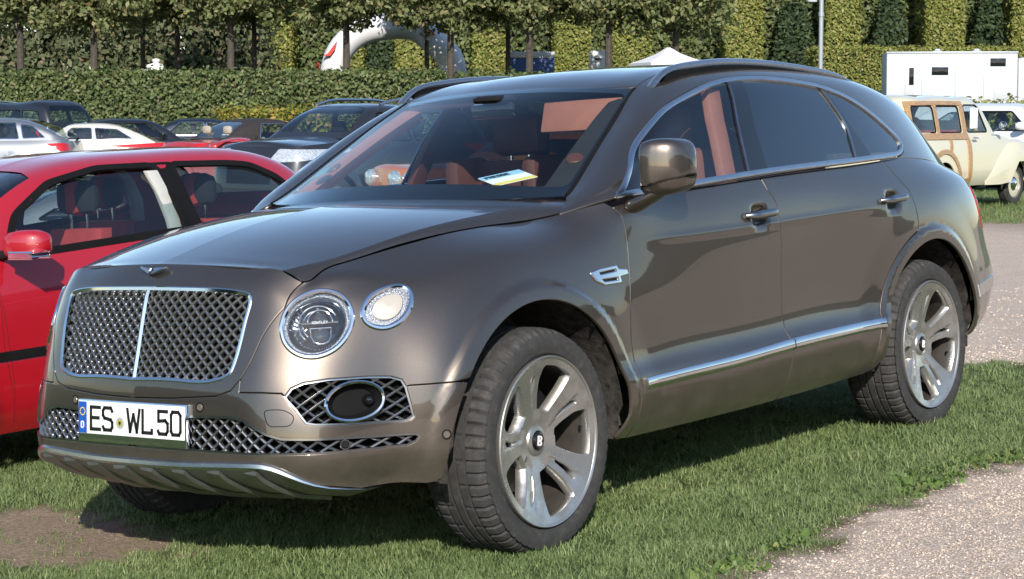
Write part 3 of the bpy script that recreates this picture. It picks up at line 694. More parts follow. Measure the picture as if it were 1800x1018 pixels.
sqrt_ = lambda a: math.sqrt(max(a, 0))
def build_suv():
    root = empty('parked_suv', mtx=Matrix([list(M_SUV[i])+[0] for i in range(3)]+[[0, 0, 0, 1]]))
    tag(root, 'large metallic taupe luxury SUV with mesh grille in the foreground', 'car')
    PT = 'taupe_paint'; frontal = lambda p: p[:, 0] < -.15; flank = lambda p: (p[:, 0] > -.62) & (p[:, 0] < 3.8) & (p[:, 1] > .62)
    mid = lambda p: p[:, 1] < 1e-3
    wz = lambda q: SB.wz(q, frontal); xz = lambda q: SB.xz(q, flank)
    V1 = SB.tv[-1]
    # ---------------- grille surround, wings, bumper
    top = [(u, V1) for u in np.linspace(0, SB.tu[4], 18)]
    go = wz(GR_OUT[1:]); gi = wz(GR_IN); go[-1, 0] = 0; gi[0, 0] = gi[-1, 0] = 0
    place('grille_surround', trim(SB, np.concatenate([top, go, gi[::-1]]), step=.022, centre=mid, rim=.03), PT, root, 0)
    loop = lambda q, n: wz(curve(np.array(list(q)+[q[0]]), n+1)[:-1])
    l1 = loop([(.560, .869), (.567, .931), (.592, .963), (.630, .977), (.676, .960), (.709, .918), (.721, .874), (.714, .818), (.693, .785), (.657, .770), (.611, .784), (.577, .821)], 56)
    l2 = loop([(.735, .901), (.735, .941), (.746, .966), (.767, .974), (.796, .960), (.815, .928), (.821, .892), (.810, .858), (.788, .845), (.763, .853), (.745, .872)], 48)
    fog = wz(densify(FOG, .012)); nf = len(densify(FOG[:8]+[FOG[7]], .012)); 
    fu, fl = wz(densify(FOG[:8], .012)[:-12] if False else FOG[:8]), wz(FOG[7:]+FOG[:1])
    seam_a, seam_b = wz([(.458, .668), (.533, .667), (.590, .662)]), wz([(.857, .657), (.91, .657), (.955, .658)])
    topw = [(u, V1) for u in np.linspace(SB.tu[4]+.004, SB.tu[12], 44)]
    wing = np.concatenate([topw, xz(FD_LINE)[:-1], xz([(.548, .318), (.475, .325), (.482, .38)]), xz(arc(0, .487, 3, 146, 44)), seam_b[::-1], fu[::-1], seam_a[::-1], wz(GR_OUT[1:5])[::-1]])
    both('front_wing', trim(SB, wing, [l1, l2], step=.014, rim=.014, hrim=.03), PT, root)
    low = wz(LOWG); low[0, 0] = low[-1, 0] = 0
    sk = wz([(0, .440), (.30, .442), (.53, .446), (.60, .420), (.665, .362), (.729, .332), (.867, .330), (.900, .335)]); sk[0, 0] = 0
    go2 = wz(GR_OUT[4:]); go2[-1, 0] = 0
    bump_ = np.concatenate([go2[::-1], seam_a, fl[::-1], seam_b, xz(arc(0, .487, 148, 186, 12)+[(-.500, .335)]), sk[::-1], low[::-1]])
    place('front_bumper', trim(SB, bump_, step=.02, centre=mid, rim=.016), PT, root, 0)
    # ---------------- doors and rear quarter
    fdl, mdl = FD_LINE, MD_LINE
    beltrow = lambda a, b, n: [(x, z) for x, z in zip(np.linspace(a, b, n), np.interp(np.linspace(a, b, n), [.55, .8, 1.2, 1.65, 2.1, 2.5, 2.95], [1.170, 1.203, 1.213, 1.230, 1.242, 1.252, 1.256]))]
    sill = lambda a, b, n: [(x, np.interp(x, [.4, 1.0, 1.4, 1.9, 2.5], [.318, .308, .305, .308, .322])) for x in np.linspace(a, b, n)]
    d1 = xz(fdl[:-1]+sill(.555, 1.664, 14)+mdl[:-1][::-1][:-1]+beltrow(1.585, .62, 14))
    both('front_door', trim(SB, d1, step=.019, rim=.014), PT, root)
    d2 = xz(mdl[1:-1]+sill(1.675, 2.44, 10)+arc(WB, .556, 187, 106, 24)+RD_LINE[::-1][:-1]+beltrow(2.70, 1.60, 14))
    both('rear_door', trim(SB, d2, step=.019, rim=.014), PT, root)
    arch2 = xz([(2.455, .325), (2.50, .335), (2.506, .40)]+arc(WB, .487, 177, -12, 44))
    rear_top = [(u, V1) for u in np.linspace(SB.xz([(2.70, 1.262)], flank)[0, 0], SB.tu[-1]-.02, 24)]
    rear_low = [(u, .03) for u in np.linspace(SB.xz([(3.42, .30)], flank)[0, 0]+.02, SB.tu[-1]-.02, 16)]
    q = np.concatenate([rear_low, rear_top[::-1], xz(RD_LINE[1:]), xz(arc(WB, .556, 106, 187, 24)), arch2])
    both('rear_quarter', trim(SB, q, step=.016, rim=.014), PT, root)
    # ---------------- cabin: side frame, roof, windscreen, bonnet
    dlo = SC.xz(DLO, lambda p: (p[:, 1] > .55)); dlo_s = curve(np.concatenate([dlo, dlo[:1]]), 161)[:-1]
    v5 = SC.tv[5]; uend = SC.tu[-1]
    frame = np.concatenate([[(u, .0) for u in np.linspace(0., uend, 40)], [(u, v5) for u in np.linspace(uend, -.0, 60)]])
    both('side_frame', trim(SC, frame, [offset(dlo_s[::1] if area(dlo_s) > 0 else dlo_s[::-1], -.001)], step=.03, rim=.012, hrim=.03), PT, root)
    vend = SC.tv[-1]
    # header line on the roof follows the top of the screen
    hd = SC.inv(lambda p: p[:, [0, 1]], [(1.128+(1.2-1.128)*(w/.6)**2.1, w) for w in np.linspace(.0, .585, 10)], lambda p: p[:, 2] > 1.55)
    hd[0, 1] = vend
    roof = np.concatenate([[(u, v5) for u in np.linspace(SC.tu[4]+.01, uend-.35, 30)], [(uend-.35, v) for v in np.linspace(v5, vend, 12)][1:], hd])
    place('roof', trim(SC, roof, step=.05, centre=mid, rim=.012), PT, root, 0)
    tg = np.concatenate([[(uend-.345, v5), (uend-.02, v5)], [(uend-.02, vend), (uend-.345, vend)]])
    place('tailgate_glass', trim(SC, densify(tg, .1), step=.06, centre=mid, rim=.01), 'privacy_glass', root, 0)
    hb = np.array([(u, v) for u, v in [(a, 0) for a in np.linspace(0, SH.tu[-1], 24)]+[(SH.tu[-1], b) for b in np.linspace(0, SH.tv[-1], 12)][1:]+[(a, SH.tv[-1]) for a in np.linspace(SH.tu[-1], 0, 24)][1:]+[(0, b) for b in np.linspace(SH.tv[-1], 0, 12)][1:-1]])
    P, Nn, F = trim(SH, hb, step=.03, gap=0, rim=0)
    cen = lambda p: p[:, 1] < 1e-3
    place('bonnet', (P, Nn, F), PT, root, 0)
    kb = np.array([(a, 0.) for a in np.linspace(0, SK.tu[-1], 30)]+[(SK.tu[-1], SK.tv[-1]*.5)]+[(a, SK.tv[-1]-.003) for a in np.linspace(SK.tu[-1], 0, 30)])
    both('bonnet_flank', trim(SK, kb, step=.02, gap=0, rim=0), PT, root)
    strip('bonnet_edge', SK, kb[31:], [(-.002, -.014), (0, 0), (.002, -.014)], PT, root, off=-.002)
    # front edge of the bonnet: small turned-down lip
    fe = np.array([(0., b) for b in np.linspace(0, SH.tv[-1], 14)]); P, n = surf_pts(SH, fe)
    mb = MB()
    for s in (-1, 1):
        mb.loft([mirror_pts(P, s), mirror_pts(P+np.array([-.0015, 0, -.003]), s), mirror_pts(P+np.array([.004, 0, -.018]), s)], False, False)
    mb.build('bonnet_lip', PT, root)
    # windscreen with black printed border
    wr = lambda i0, i1, j1: np.array([(a, 0) for a in np.linspace(i0, i1, 16)]+[(i1, b) for b in np.linspace(0, j1, 14)][1:]+[(a, j1) for a in np.linspace(i1, i0, 20)][1:]+[(i0, b) for b in np.linspace(j1, 0, 14)][1:-1])
    uW, vW = SW.tu[-1], SW.tv[-1]
    place('windscreen', trim(SW, wr(.02, uW-.012, vW-.010), step=.05, gap=0, rim=0, centre=mid), 'screen_glass', root, 0)
    inn = rounded([(.20, -.3), (uW-.055, -.3), (uW-.055, vW-.06), (.20, vW-.05)], .05)
    inn[:, 1] = np.maximum(inn[:, 1], 0)
    border = np.concatenate([[(.02, 0.)], [(.02, b) for b in np.linspace(0, vW-.010, 12)][1:], [(a, vW-.010) for a in np.linspace(.02, uW-.012, 20)][1:], [(uW-.012, b) for b in np.linspace(vW-.010, 0, 12)][1:]])
    ib = np.array([(uW-.055, 0.), (uW-.055, vW-.12)]+[tuple(p) for p in rounded([(uW-.055, vW-.12), (uW-.055, vW-.03), (uW-.15, vW-.025)], [0, .06, 0])]+[(.30, vW-.025)]+[tuple(p) for p in rounded([(.30, vW-.025), (.125, vW-.025), (.125, vW-.16)], [0, .08, 0])]+[(.125, 0.)])
    place('screen_border', trim(SW, np.concatenate([border, ib]), step=.04, gap=0, rim=0, off=-.005, centre=mid), 'gloss_black', root, 0)
    P, n = surf_pts(SW, [(a, vW-.004) for a in np.linspace(.02, uW-.01, 24)])
    for s in (-1, 1):
        V, F = sweep(mirror_pts(P, s), mirror_pts(n, s), [(-.009, -.012), (-.009, .001), (0, .004), (.009, .001), (.009, -.012)]); mb = MB(); mb.add(V, F); mb.build('screen_seal', 'rubber_trim', root)
    # ---------------- side glass
    ins = lambda d: offset(dlo_s if area(dlo_s) > 0 else dlo_s[::-1], d)
    chrome_prof = [(-.0115, -.012), (-.0115, .001), (-.008, .0045), (.004, .0055), (.0115, .002), (.0115, -.012)]
    ring = ins(.011); strip('window_trim', SC, ring, chrome_prof, 'satin_silver', root, closed=True)
    inner = ins(.021)
    def cut(lo_line, hi_line):
        """part of the window opening between two x(z) lines (in surface coordinates u)"""
        q = densify(inner, .02); u0 = lambda v: np.interp(v, [a[1] for a in lo_line], [a[0] for a in lo_line]); u1 = lambda v: np.interp(v, [a[1] for a in hi_line], [a[0] for a in hi_line])
        q = q.copy(); q[:, 0] = np.minimum(np.maximum(q[:, 0], u0(q[:, 1])), u1(q[:, 1])); 
        keep = [q[0]]
        for a in q[1:]:
            if np.linalg.norm(a-keep[-1]) > .004: keep.append(a)
        return np.array(keep)
    ln = lambda pts: sorted([tuple(a) for a in SC.xz(pts, lambda p: p[:, 1] > .55)], key=lambda a: a[1])
    q1 = ln([(.745, 1.21), (.893, 1.415)]); q1b = ln([(.761, 1.21), (.909, 1.415)])
    b0 = ln([(1.490, 1.23), (1.565, 1.445), (1.68, 1.633)]); b1 = ln([(1.652, 1.235), (1.698, 1.442), (1.802, 1.636)])
    r0 = ln([(2.434, 1.255), (2.492, 1.423), (2.421, 1.605)]); r1 = ln([(2.630, 1.26), (2.547, 1.408), (2.464, 1.599)])
    far = [(9., 0), (9., 9)]; near = [(-9., 0), (-9., 9)]
    gl = dict(step=.05, gap=.001, rim=.004)
    both('quarter_light', trim(SC, cut(near, q1), off=-.006, **gl), 'cabin_glass', root)
    both('front_door_glass', trim(SC, cut(q1b, b0), off=-.008, **gl), 'cabin_glass', root)
    both('centre_pillar', trim(SC, cut(b0, b1), off=-.003, **gl), 'gloss_black', root)
    both('rear_door_glass', trim(SC, cut(b1, r0), off=-.008, **gl), 'privacy_glass', root)
    both('rear_divider', trim(SC, cut(r0, r1), off=-.004, **gl), 'gloss_black', root)
    both('rear_quarter_glass', trim(SC, cut(r1, far), off=-.006, **gl), 'privacy_glass', root)
    for nm, l in (('front_glass_post', q1), ('centre_pillar_seal', b0), ('rear_glass_channel', r0)):
        z = np.linspace(l[0][1]+.012, min(l[-1][1]-.02, 9), 8); strip(nm, SC, [(np.interp(a, [p[1] for p in l], [p[0] for p in l])+.006, a) for a in z], [(-.006, -.008), (-.005, .001), (.005, .001), (.006, -.008)], 'dark_chrome', root)
    # ---------------- trims: sill moulding, wing vent, handles, rails
    ch = xz([(.590, .517), (.95, .522), (1.264, .526), (1.60, .538), (1.684, .541)]); ch2 = xz([(1.692, .541), (2.0, .545), (2.3, .546), (2.475, .547)])
    cp = [(-.023, -.004), (-.023, .005), (-.014, .011), (.012, .013), (.022, .007), (.023, -.004)]
    strip('sill_moulding', SB, curve(ch, 24), cp, 'chrome', root); strip('sill_moulding', SB, curve(ch2, 24), cp, 'chrome', root)
    vt = xz([(.330, .944), (.380, .952), (.488, .957), (.497, .943), (.548, .938), (.553, .926), (.500, .921), (.505, .899), (.40, .899), (.352, .918)])
    for o_ in both('wing_vent', trim(SB, vt, [rounded(xz([(.372, .946), (.480, .951), (.486, .936), (.378, .930)]), .004, 3), rounded(xz([(.378, .921), (.488, .921), (.490, .903), (.395, .904)]), .004, 3)], step=.012, gap=0, rim=.012, hrim=.010, off=.008, edge=.004), 'chrome', root): pass
    both('vent_mesh', trim(SB, offset(vt if area(vt) > 0 else vt[::-1], .006), step=.02, gap=0, rim=0, off=.002), 'black_plastic', root)
    for (xa, xb, zz, wv) in ((1.395, 1.625, 1.086, .962), (2.515, 2.750, 1.086, .985)):
        for s in (-1, 1):
            mb = MB(); rings = []
            for t in np.linspace(0, 1, 17):
                x = xa+(xb-xa)*t; h = .0165*(1-.55*abs(2*t-1)**5); d = .011*(1-.3*abs(2*t-1)**4); w = wv+.033*(1-abs(2*t-1)**6)-.002
                rings.append([(x, s*(w+d*cos(a)), zz+h*sin(a)+.006*(t-.5)) for a in np.arange(12)*pi/6])
            mb.loft(rings); mb.build('door_handle', 'dark_chrome', root)
    for s in (-1, 1):
        pr = [(1.215, .655, 1.628), (1.30, .655, 1.680), (1.47, .650, 1.712), (1.70, .645, 1.727), (1.95, .640, 1.730), (2.40, .640, 1.708), (2.67, .642, 1.682), (2.88, .645, 1.643), (2.96, .645, 1.615)]
        c = curve(np.array(pr), 50); rings = []
        for i, p in enumerate(c):
            tt = i/49; h = .013+.008*min(1, 6*min(tt, 1-tt)); d = .020
            rings.append([(p[0], s*(p[1]+d*cos(a)), p[2]-.018+h*.8*sin(a)) for a in np.arange(12)*pi/6])
        mb = MB(); mb.loft(rings); mb.build('roof_rail', 'rail_metal', root)
        # dark infill under the rail
        mb = MB(); r2 = []
        for p in c[3:-3]:
            zb = SC.P(*SC.inv(lambda q: q[:, [0, 1]], [(p[0], .64)], lambda q: q[:, 2] > 1.45)[0])[0, 2] if False else p[2]-.06
            r2.append([(p[0], s*(p[1]-.012), p[2]-.014), (p[0], s*(p[1]+.012), p[2]-.014), (p[0], s*(p[1]+.012), zb), (p[0], s*(p[1]-.012), zb)])
        mb.loft(r2); mb.build('rail_base', 'rubber_trim', root)
    # ---------------- grilles
    gi_poly = np.array(GR_IN); ring = wz(np.array(GR_IN)); ring[0, 0] = ring[-1, 0] = 0
    P, n = surf_pts(SB, curve(ring, 60), -.004); mb = MB()
    for s in (-1, 1):
        V, F = sweep(mirror_pts(P, s), mirror_pts(n, s), [(-.009, -.02), (-.009, .002), (0, .006), (.009, .002), (.009, -.02)]); mb.add(V, F)
    mb.build('grille_frame', 'chrome', root)
    lat = lattice(SB, gi_poly, .0405, .0355, .0049, -.020, wz, depth=.010); g = lat.build('grille_mesh', 'lattice_metal', root)
    P, n = surf_pts(SB, wz([(0.0005, z) for z in np.linspace(.700, .998, 12)]), -.012); P[:, 1] = 0; n[:, 1] = 0
    V, F = sweep(P, n, [(-.006, -.012), (-.006, .004), (0, .012), (.006, .004), (.006, -.012)]); mb = MB(); mb.add(V, F); mb.build('grille_vane', 'chrome', root)
    bw = wz([(w, z) for z in np.linspace(.66, 1.0, 8) for w in np.linspace(0, .46, 10)]); P, n = surf_pts(SB, bw, -.065); mb = MB()
    for s in (-1, 1): mb.loft([mirror_pts(P[i*10:(i+1)*10], s) for i in range(8)], False, False)
    mb.build('grille_backing', 'shadow_black', root)
    mb = MB()                                                            # radiator slats seen through the mesh
    for z in np.arange(.70, 1.0, .026):
        P, n = surf_pts(SB, wz([(w, z) for w in np.linspace(.02, .43, 8)]), -.055)
        for s in (-1, 1): V, F = sweep(mirror_pts(P, s), mirror_pts(n, s), [(-.005, -.004), (-.003, .003), (.003, .003), (.005, -.004)]); mb.add(V, F)
    mb.build('grille_slats', 'black_plastic', root)
    lat = lattice(SB, np.array(LOWG), .046, .040, .0042, -.014, wz, depth=.010); lat.build('lower_grille_mesh', 'lattice_metal', root)
    P, n = surf_pts(SB, densify(low, .02)[:-1], -.002); k_ = P[:, 1] > 1e-3; P, n = P[k_], n[k_]; mb = MB()
    for s in (-1, 1): V, F = sweep(mirror_pts(P, s), mirror_pts(n, s), [(-.005, -.012), (-.005, .001), (.005, .001), (.005, -.012)]); mb.add(V, F)
    mb.build('lower_grille_frame', 'dark_chrome', root)
    P, n = surf_pts(SB, wz([(w, z) for z in (.45, .50, .55, .61) for w in np.linspace(0, .90, 18)]), -.06); mb = MB()
    for s in (-1, 1): mb.loft([mirror_pts(P[i*18:(i+1)*18], s) for i in range(4)], False, False)
    mb.build('lower_grille_backing', 'shadow_black', root)
    # fog vents
    fl_uv = wz(densify(FOG, .015)); cc = np.array([.752, .622])
    wall_ring('vent_wall', SB, fl_uv, .055, PT, root)
    strip('vent_frame', SB, fl_uv, [(-.005, -.010), (-.005, .001), (.004, .001), (.004, -.010)], 'dark_chrome', root, closed=True, off=-.010)
    ell = [(cc[0]+.052*cos(t)-.006*sin(t), cc[1]+.060*sin(t)+.004*cos(t)) for t in np.arange(36)*2*pi/36]
    fp = np.array(FOG); 
    class _F: pass
    for s in (-1, 1): lattice(SB, fp, .042, .040, .0040, -.018, wz, depth=.009, hole=np.array(ell), sides=(s,)).build('fog_vent_mesh', 'lattice_metal', root)
    both('vent_backing', trim(SB, fl_uv, step=.05, gap=0, rim=0, off=-.055), 'shadow_black', root)
    eu = wz(ell)
    wall_ring('fog_lamp_housing', SB, eu, .050, 'rubber_trim', root, off=.004, inset=.25)
    both('fog_lamp_dish', trim(SB, wz([(cc[0]+(a-cc[0])*.8, cc[1]+(b-cc[1])*.8) for a, b in ell]), step=.03, gap=0, rim=0, off=-.042), 'rubber_trim', root)
    strip('fog_lamp_ring', SB, eu, [(-.006, -.008), (-.006, .004), (-.001, .008), (.005, .005), (.005, -.008)], 'chrome', root, closed=True)
    P, n = surf_pts(SB, wz([(.782, .622)]), -.022)
    for s in (-1, 1):
        m4 = frame_mtx(mirror_pts(P, s)[0], mirror_pts(n, s)[0]); mb = MB(); mb.lathe([(.001, -.016), (.010, -.013), (.017, -.004), (.020, .012), (.020, .03)], 24); o_ = mb.build('fog_lamp_lens', 'gloss_black', root); o_.matrix_local = m4
    # tow-eye cover, parking sensors
    tw = rounded([(.543, .612), (.600, .612), (.632, .590), (.625, .559), (.560, .559)], .018)
    for i, (w, z) in enumerate(tw): pass
    P, n = surf_pts(SB, wz(densify(tw, .01)), .0005); V, F = sweep(mirror_pts(P, -1), mirror_pts(n, -1), [(-.0016, -.003), (-.0012, .0006), (.0012, .0006), (.0016, -.003)], True); mb = MB(); mb.add(V, F); mb.build('tow_eye_cover', 'rubber_trim', root)
    for w, z in ((.306, .618), (.741, .488), (.938, .490)):
        P, n = surf_pts(SB, wz([(w, z)]), 0)
        for s in (-1, 1):
            mb = MB(); mb.lathe([(.001, -.003), (.010, -.003), (.012, -.001), (.013, .004)], 20); o_ = mb.build('parking_sensor', PT if w != .741 else 'black_plastic', root); o_.matrix_local = frame_mtx(mirror_pts(P, s)[0], mirror_pts(n, s)[0])
            mb = MB(); mb.lathe([(.013, .003), (.0135, -.0015), (.0165, -.0015), (.0175, .003)], 20); mb.build('sensor_ring', 'dark_chrome' if w == .741 else 'rubber_trim', o_)
    # ---------------- headlamps
    for s in (-1, 1):
        for nm, uv, main in (('headlamp', l1, True), ('side_lamp', l2, False)):
            P, n = surf_pts(SB, uv); P, n = mirror_pts(P, s), mirror_pts(n, s); c = P.mean(0); nm_ = n.mean(0); nm_ /= np.linalg.norm(nm_)
            lamp = bpy.data.objects.new(nm, None); link(lamp, root)
            V, F = sweep(P, n, [(-.009, -.014), (-.009, .002), (-.004, .006), (.003, .006), (.008, .001), (.008, -.014)], True); mb = MB(); mb.add(V, F); mb.build('bezel', 'chrome', lamp)
            r_ = lambda k, d: [c+(p-c)*k-nm_*d for p in P]
            if main:
                mb = MB(); mb.loft([r_(.97, .004), r_(.95, .020), r_(.93, .024)], True, False); mb.build('gasket', 'gloss_black', lamp)
                mb = MB(); mb.loft([r_(.93, .020), r_(.90, .015), r_(.84, .018), r_(.80, .030)], True, False); mb.build('light_ring', 'lamp_ring', lamp)
                mb = MB(); mb.loft([r_(.80, .030), r_(.62, .065), r_(.30, .085), r_(.02, .09)], True, False); mb.build('bowl', 'lamp_bowl', lamp)
                fr_, up_, nn_ = local_frame(nm_); R0 = .5*np.mean(np.linalg.norm(P-c, axis=1))
                o2 = c-nm_*.038
                def at(a, b, d=0.): return o2+fr_*a+up_*b+nn_*d
                tt = np.linspace(0, 2*pi, 40)
                for k, (aa, rr, kk) in enumerate(((.006, .064, 0), (.006, .050, 0))):
                    mb = MB(); mb.tube([at(aa+rr*cos(t), .004+rr*sin(t), -.006*k) for t in np.linspace(.15*pi, 1.25*pi, 26)], .0035, 8); mb.build('brow_arc', 'reflector', lamp)
                mb = MB(); mb.tube([at(.012+.040*cos(t), .012+.040*max(0, sin(t)), .006) for t in np.linspace(0, pi, 20)], .003, 8); mb.tube([at(-.050, .010, .006), at(.070, .010, .006)], .0045, 6); mb.build('projector_frame', 'reflector', lamp)
                mb = MB(); mb.tube([at(.012+.034*x, -.008-.052*y, .006) for x, y in ((-1, 0), (1, 0), (.97, .45), (.7, .85), (.2, 1), (-.2, 1), (-.7, .85), (-.97, .45))], .003, 8, closed=True); mb.build('lens_frame', 'reflector', lamp)
                for b0_, rr in ((-.032, .031), (.026, .022)):
                    mb = MB(); mb.lathe([(.001, -.014), (rr*.5, -.011), (rr*.85, -.003), (rr, .008), (rr, .03)], 28); o_ = mb.build('projector_lens', 'lamp_lens', lamp); o_.matrix_local = frame_mtx(at(.012, b0_, 0), nm_)
                mb = MB()
                for k in range(15):
                    a = -.052+.008*k; b = -sqrt_((.082)**2-a*a) if abs(a) < .08 else -.05
                    mb.tube([at(a, b+.002, .012), at(a*.92, b+.020, -.004)], .0022, 5)
                for k in range(9):
                    t = pi*(.72+.065*k); mb.tube([at(.076*cos(t), .076*sin(t), .008), at(.052*cos(t+.05), .052*sin(t+.05), -.014)], .004, 5)
                mb.build('reflector_ribs', 'reflector', lamp)
                mb, xe = letters('BENTLEY', .0075, 0, 0, .0014, .0028, 0); mb2, _ = letters('BENTLEY', .0075, -xe/2, -.0035, .0014, .0028, 0); o_ = mb2.build('lamp_lettering', 'reflector', lamp, flat=True); o_.matrix_local = frame_mtx(at(.012, .010, .012), nm_)
            else:
                mb = MB(); mb.loft([r_(.93, .004), r_(.88, .010), r_(.80, .006), r_(.66, .006), r_(.62, .003)], True, False); mb.build('light_ring', 'lamp_ring', lamp)
                mb = MB(); mb.loft([r_(.62, .003), r_(.60, -.002), r_(.45, -.005), r_(.25, -.007), r_(.01, -.008)], True, False); mb.build('lamp_cap', 'sunlit_cap', lamp)
            uvc = uv.mean(0); uvi = uvc+(uv-uvc)*.94
            if main: place('lens_cover', trim(SB, uvi, step=.03, gap=0, rim=0, off=.001), 'clear_glass', lamp, s)
    # ---------------- tail lamps
    tl = SB.inv(lambda p: p[:, [0, 2]], [(3.66, 1.095), (3.735, 1.06), (3.80, .95), (3.80, .875), (3.73, .885), (3.68, .98)], lambda p: p[:, 0] > 3.2)
    both('tail_lamp', trim(SB, rounded(tl, .02), step=.03, gap=0, rim=.006, off=.004, edge=.003), 'tail_red', root)
    rb = SB.inv(lambda p: p[:, [0, 2]], [(3.50, .595), (3.62, .602), (3.75, .610), (3.86, .618)], lambda p: p[:, 0] > 3.2)
    strip('rear_bumper_trim', SB, curve(rb, 16), [(-.03, -.004), (-.03, .006), (.03, .006), (.03, -.004)], 'satin_silver', root)
    # ---------------- skid plate
    skl = curve(np.array([(0, .440), (.30, .442), (.50, .446), (.56, .440), (.62, .405), (.68, .355), (.74, .328)]), 28)
    P, n = surf_pts(SB, wz(skl)); P[0, 1] = 0; t = np.linspace(0, 1, len(P)); k = np.clip((P[:, 2]-.325)/.115, 0, 1)
    dx = lambda a, b: P*1.0+np.stack([a*np.ones(len(P)), -.0*t, b*k], 1)
    for part, rows, m_ in (('skid_edge', [dx(.004, .002), dx(-.012, -.004), dx(-.014, -.016), dx(-.004, -.026)], 'satin_silver'), ('skid_plate', [dx(-.004, -.026), dx(.03, -.055), dx(.10, -.095), dx(.20, -.135), dx(.34, -.165)], 'skid_metal')):
        mb = MB()
        for s in (-1, 1): mb.loft([mirror_pts(r, s) for r in rows], False, False)
        mb.build(part, m_, root)
    rows = [dx(-.004, -.026), dx(.03, -.055), dx(.10, -.095), dx(.20, -.135), dx(.34, -.165)]
    for i in (3, 8, 13, 18):
        for s in (-1, 1):
            V = []
            for r in rows: V.append([mirror_pts(r[i], s)+np.array(o_) for o_ in ((0, -s*.055, -.001), (0, -s*.045, -.012), (0, s*.005, -.016), (0, s*.012, -.002))])
            mb = MB(); mb.loft([np.array(v) for v in V], True, True); mb.build('skid_strake', 'skid_metal', root)
    # ---------------- number plate and badge
    pm = Matrix.Translation((-1.006, 0, .5085)) @ Matrix.Rotation(-pi/2, 4, 'Z') @ Matrix.Rotation(-.08, 4, 'X')
    pl = bpy.data.objects.new('number_plate', None); link(pl, root); pl.matrix_local = pm
    mb = MB(); mb.box((-.266, -.004, -.026), (.266, .024, .119), .004); mb.build('plate_holder', 'chrome', pl)
    mb = MB(); mb.box((-.260, -.0065, .002), (.260, -.001, .112), .002); mb.build('plate_base', 'plate_white', pl)
    mb = MB(); mb.box((-.258, -.0075, .004), (-.218, -.004, .110)); mb.build('country_band', 'plate_blue', pl, flat=True)
    mb = MB()
    for k in range(12):
        a = k*pi/6; mb.lathe([(.0001, -.0083), (.0024, -.0083), (.0024, -.007)], 6, c=(-.238+.0125*cos(a), 0, .077+.0125*sin(a)))
    mb.build('star_ring', 'star_yellow', pl, flat=True)
    mb, _ = letters('D', .020, -.2445, .022, .0040, .003, .0075); mb.build('country_letter', 'plate_white', pl, flat=True)
    th = .0118
    mb, x = letters('ES', .074, -.196, .019, th, .0155, .0065); mb.build('plate_letters', 'ink_black', pl, flat=True)
    mb, _ = letters('WL', .074, -.013, .019, th, .0155, .0065); mb.build('plate_letters', 'ink_black', pl, flat=True)
    mb, _ = letters('50', .074, .136, .019, th, .0165, .0065); mb.build('plate_letters', 'ink_black', pl, flat=True)
    for r_, m_, d in ((.0205, 'seal_grey', .0072), (.0125, 'seal_olive', .0080)):
        mb = MB(); mb.lathe([(.0005, -d), (r_, -d), (r_, -.006)], 24, c=(-.050, 0, .045)); mb.build('plate_seal', m_, pl, flat=True)
    mb = MB(); mb.prism([(-.055, .050), (-.055, .043), (-.050, .036), (-.045, .043), (-.045, .050)], -.0086, -.0078); mb.build('seal_shield', 'ink_black', pl, flat=True)
    bm_ = Matrix.Translation((-.872, 0, 1.053)) @ Matrix.Rotation(-pi/2, 4, 'Z') @ Matrix.Rotation(-.72, 4, 'X')
    bd = bpy.data.objects.new('bonnet_badge', None); link(bd, root); bd.matrix_local = bm_ @ Matrix.Scale(.66, 4)
    for sx in (-1, 1):
        wingp = [(.012, .012), (.035, .017), (.065, .020), (.098, .024), (.092, .016), (.078, .008), (.058, 0), (.035, -.010), (.018, -.018), (.006, -.020)]
        mb = MB(); mb.prism([(sx*a, b) for a, b in wingp], -.004, .012); o_ = mb.build('badge_wing', 'chrome', bd, bev=.001)
        mb = MB()
        for k in range(9):
            f = k/8; a = (sx*(.014+.076*f), -.018+.034*f); mb.tube([(a[0], -.005, a[1]+.003), (a[0]-sx*.006, -.0052, a[1]+.010)], .0012, 4)
        mb.build('wing_feathers', 'dark_chrome', o_)
    mb = MB(); mb.lathe([(.001, -.009), (.010, -.0085), (.0135, -.006), (.0135, .01)], 32); mb.build('badge_disc', 'gloss_black', bd)
    gl_o, gl_h = glyph_b(.013, .018); flat_mark('badge_letter', gl_o, gl_h, 'plate_white', bd, .0102, .002)
    # ---------------- door mirror (the far one is folded away out of sight)
    for s in (-1,):
        mr = bpy.data.objects.new('door_mirror', None); link(mr, root)
        sect = [(.965, .690, 1.303, .030, .060), (.971, .690, 1.303, .062, .088), (.986, .697, 1.303, .078, .100), (1.02, .712, 1.304, .086, .106), (1.055, .730, 1.306, .086, .104), (1.085, .744, 1.308, .080, .096), (1.108, .755, 1.309, .064, .080), (1.120, .761, 1.309, .042, .054), (1.126, .764, 1.309, .012, .016)]
        ws = np.linspace(.965, 1.126, 36); S_ = np.array(sect); sp = [np.interp(ws, S_[:, 0], S_[:, i]) for i in range(1, 5)]
        sp = [np.convolve(np.r_[a[0], a[0], a, a[-1], a[-1]], np.ones(5)/5, 'valid') for a in sp]
        def ring(i, lo=0, hi=2*pi, k=1., n=32):
            o_ = []
            for t in np.linspace(lo, hi, n, endpoint=abs(hi-lo) < 6):
                cx, cz = cos(t), sin(t); e = .48
                x = sp[0][i]+k*sp[2][i]*np.sign(cx)*abs(cx)**e; z = sp[1][i]+k*sp[3][i]*np.sign(cz)*abs(cz)**e
                x -= .25*(z-sp[1][i]) if False else 0; o_.append((min(x, sp[0][i]+.062), s*ws[i], z))
            return o_
        zl = lambda w: 1.232+.26*(w-.97)
        full = [ring(i) for i in range(36)]
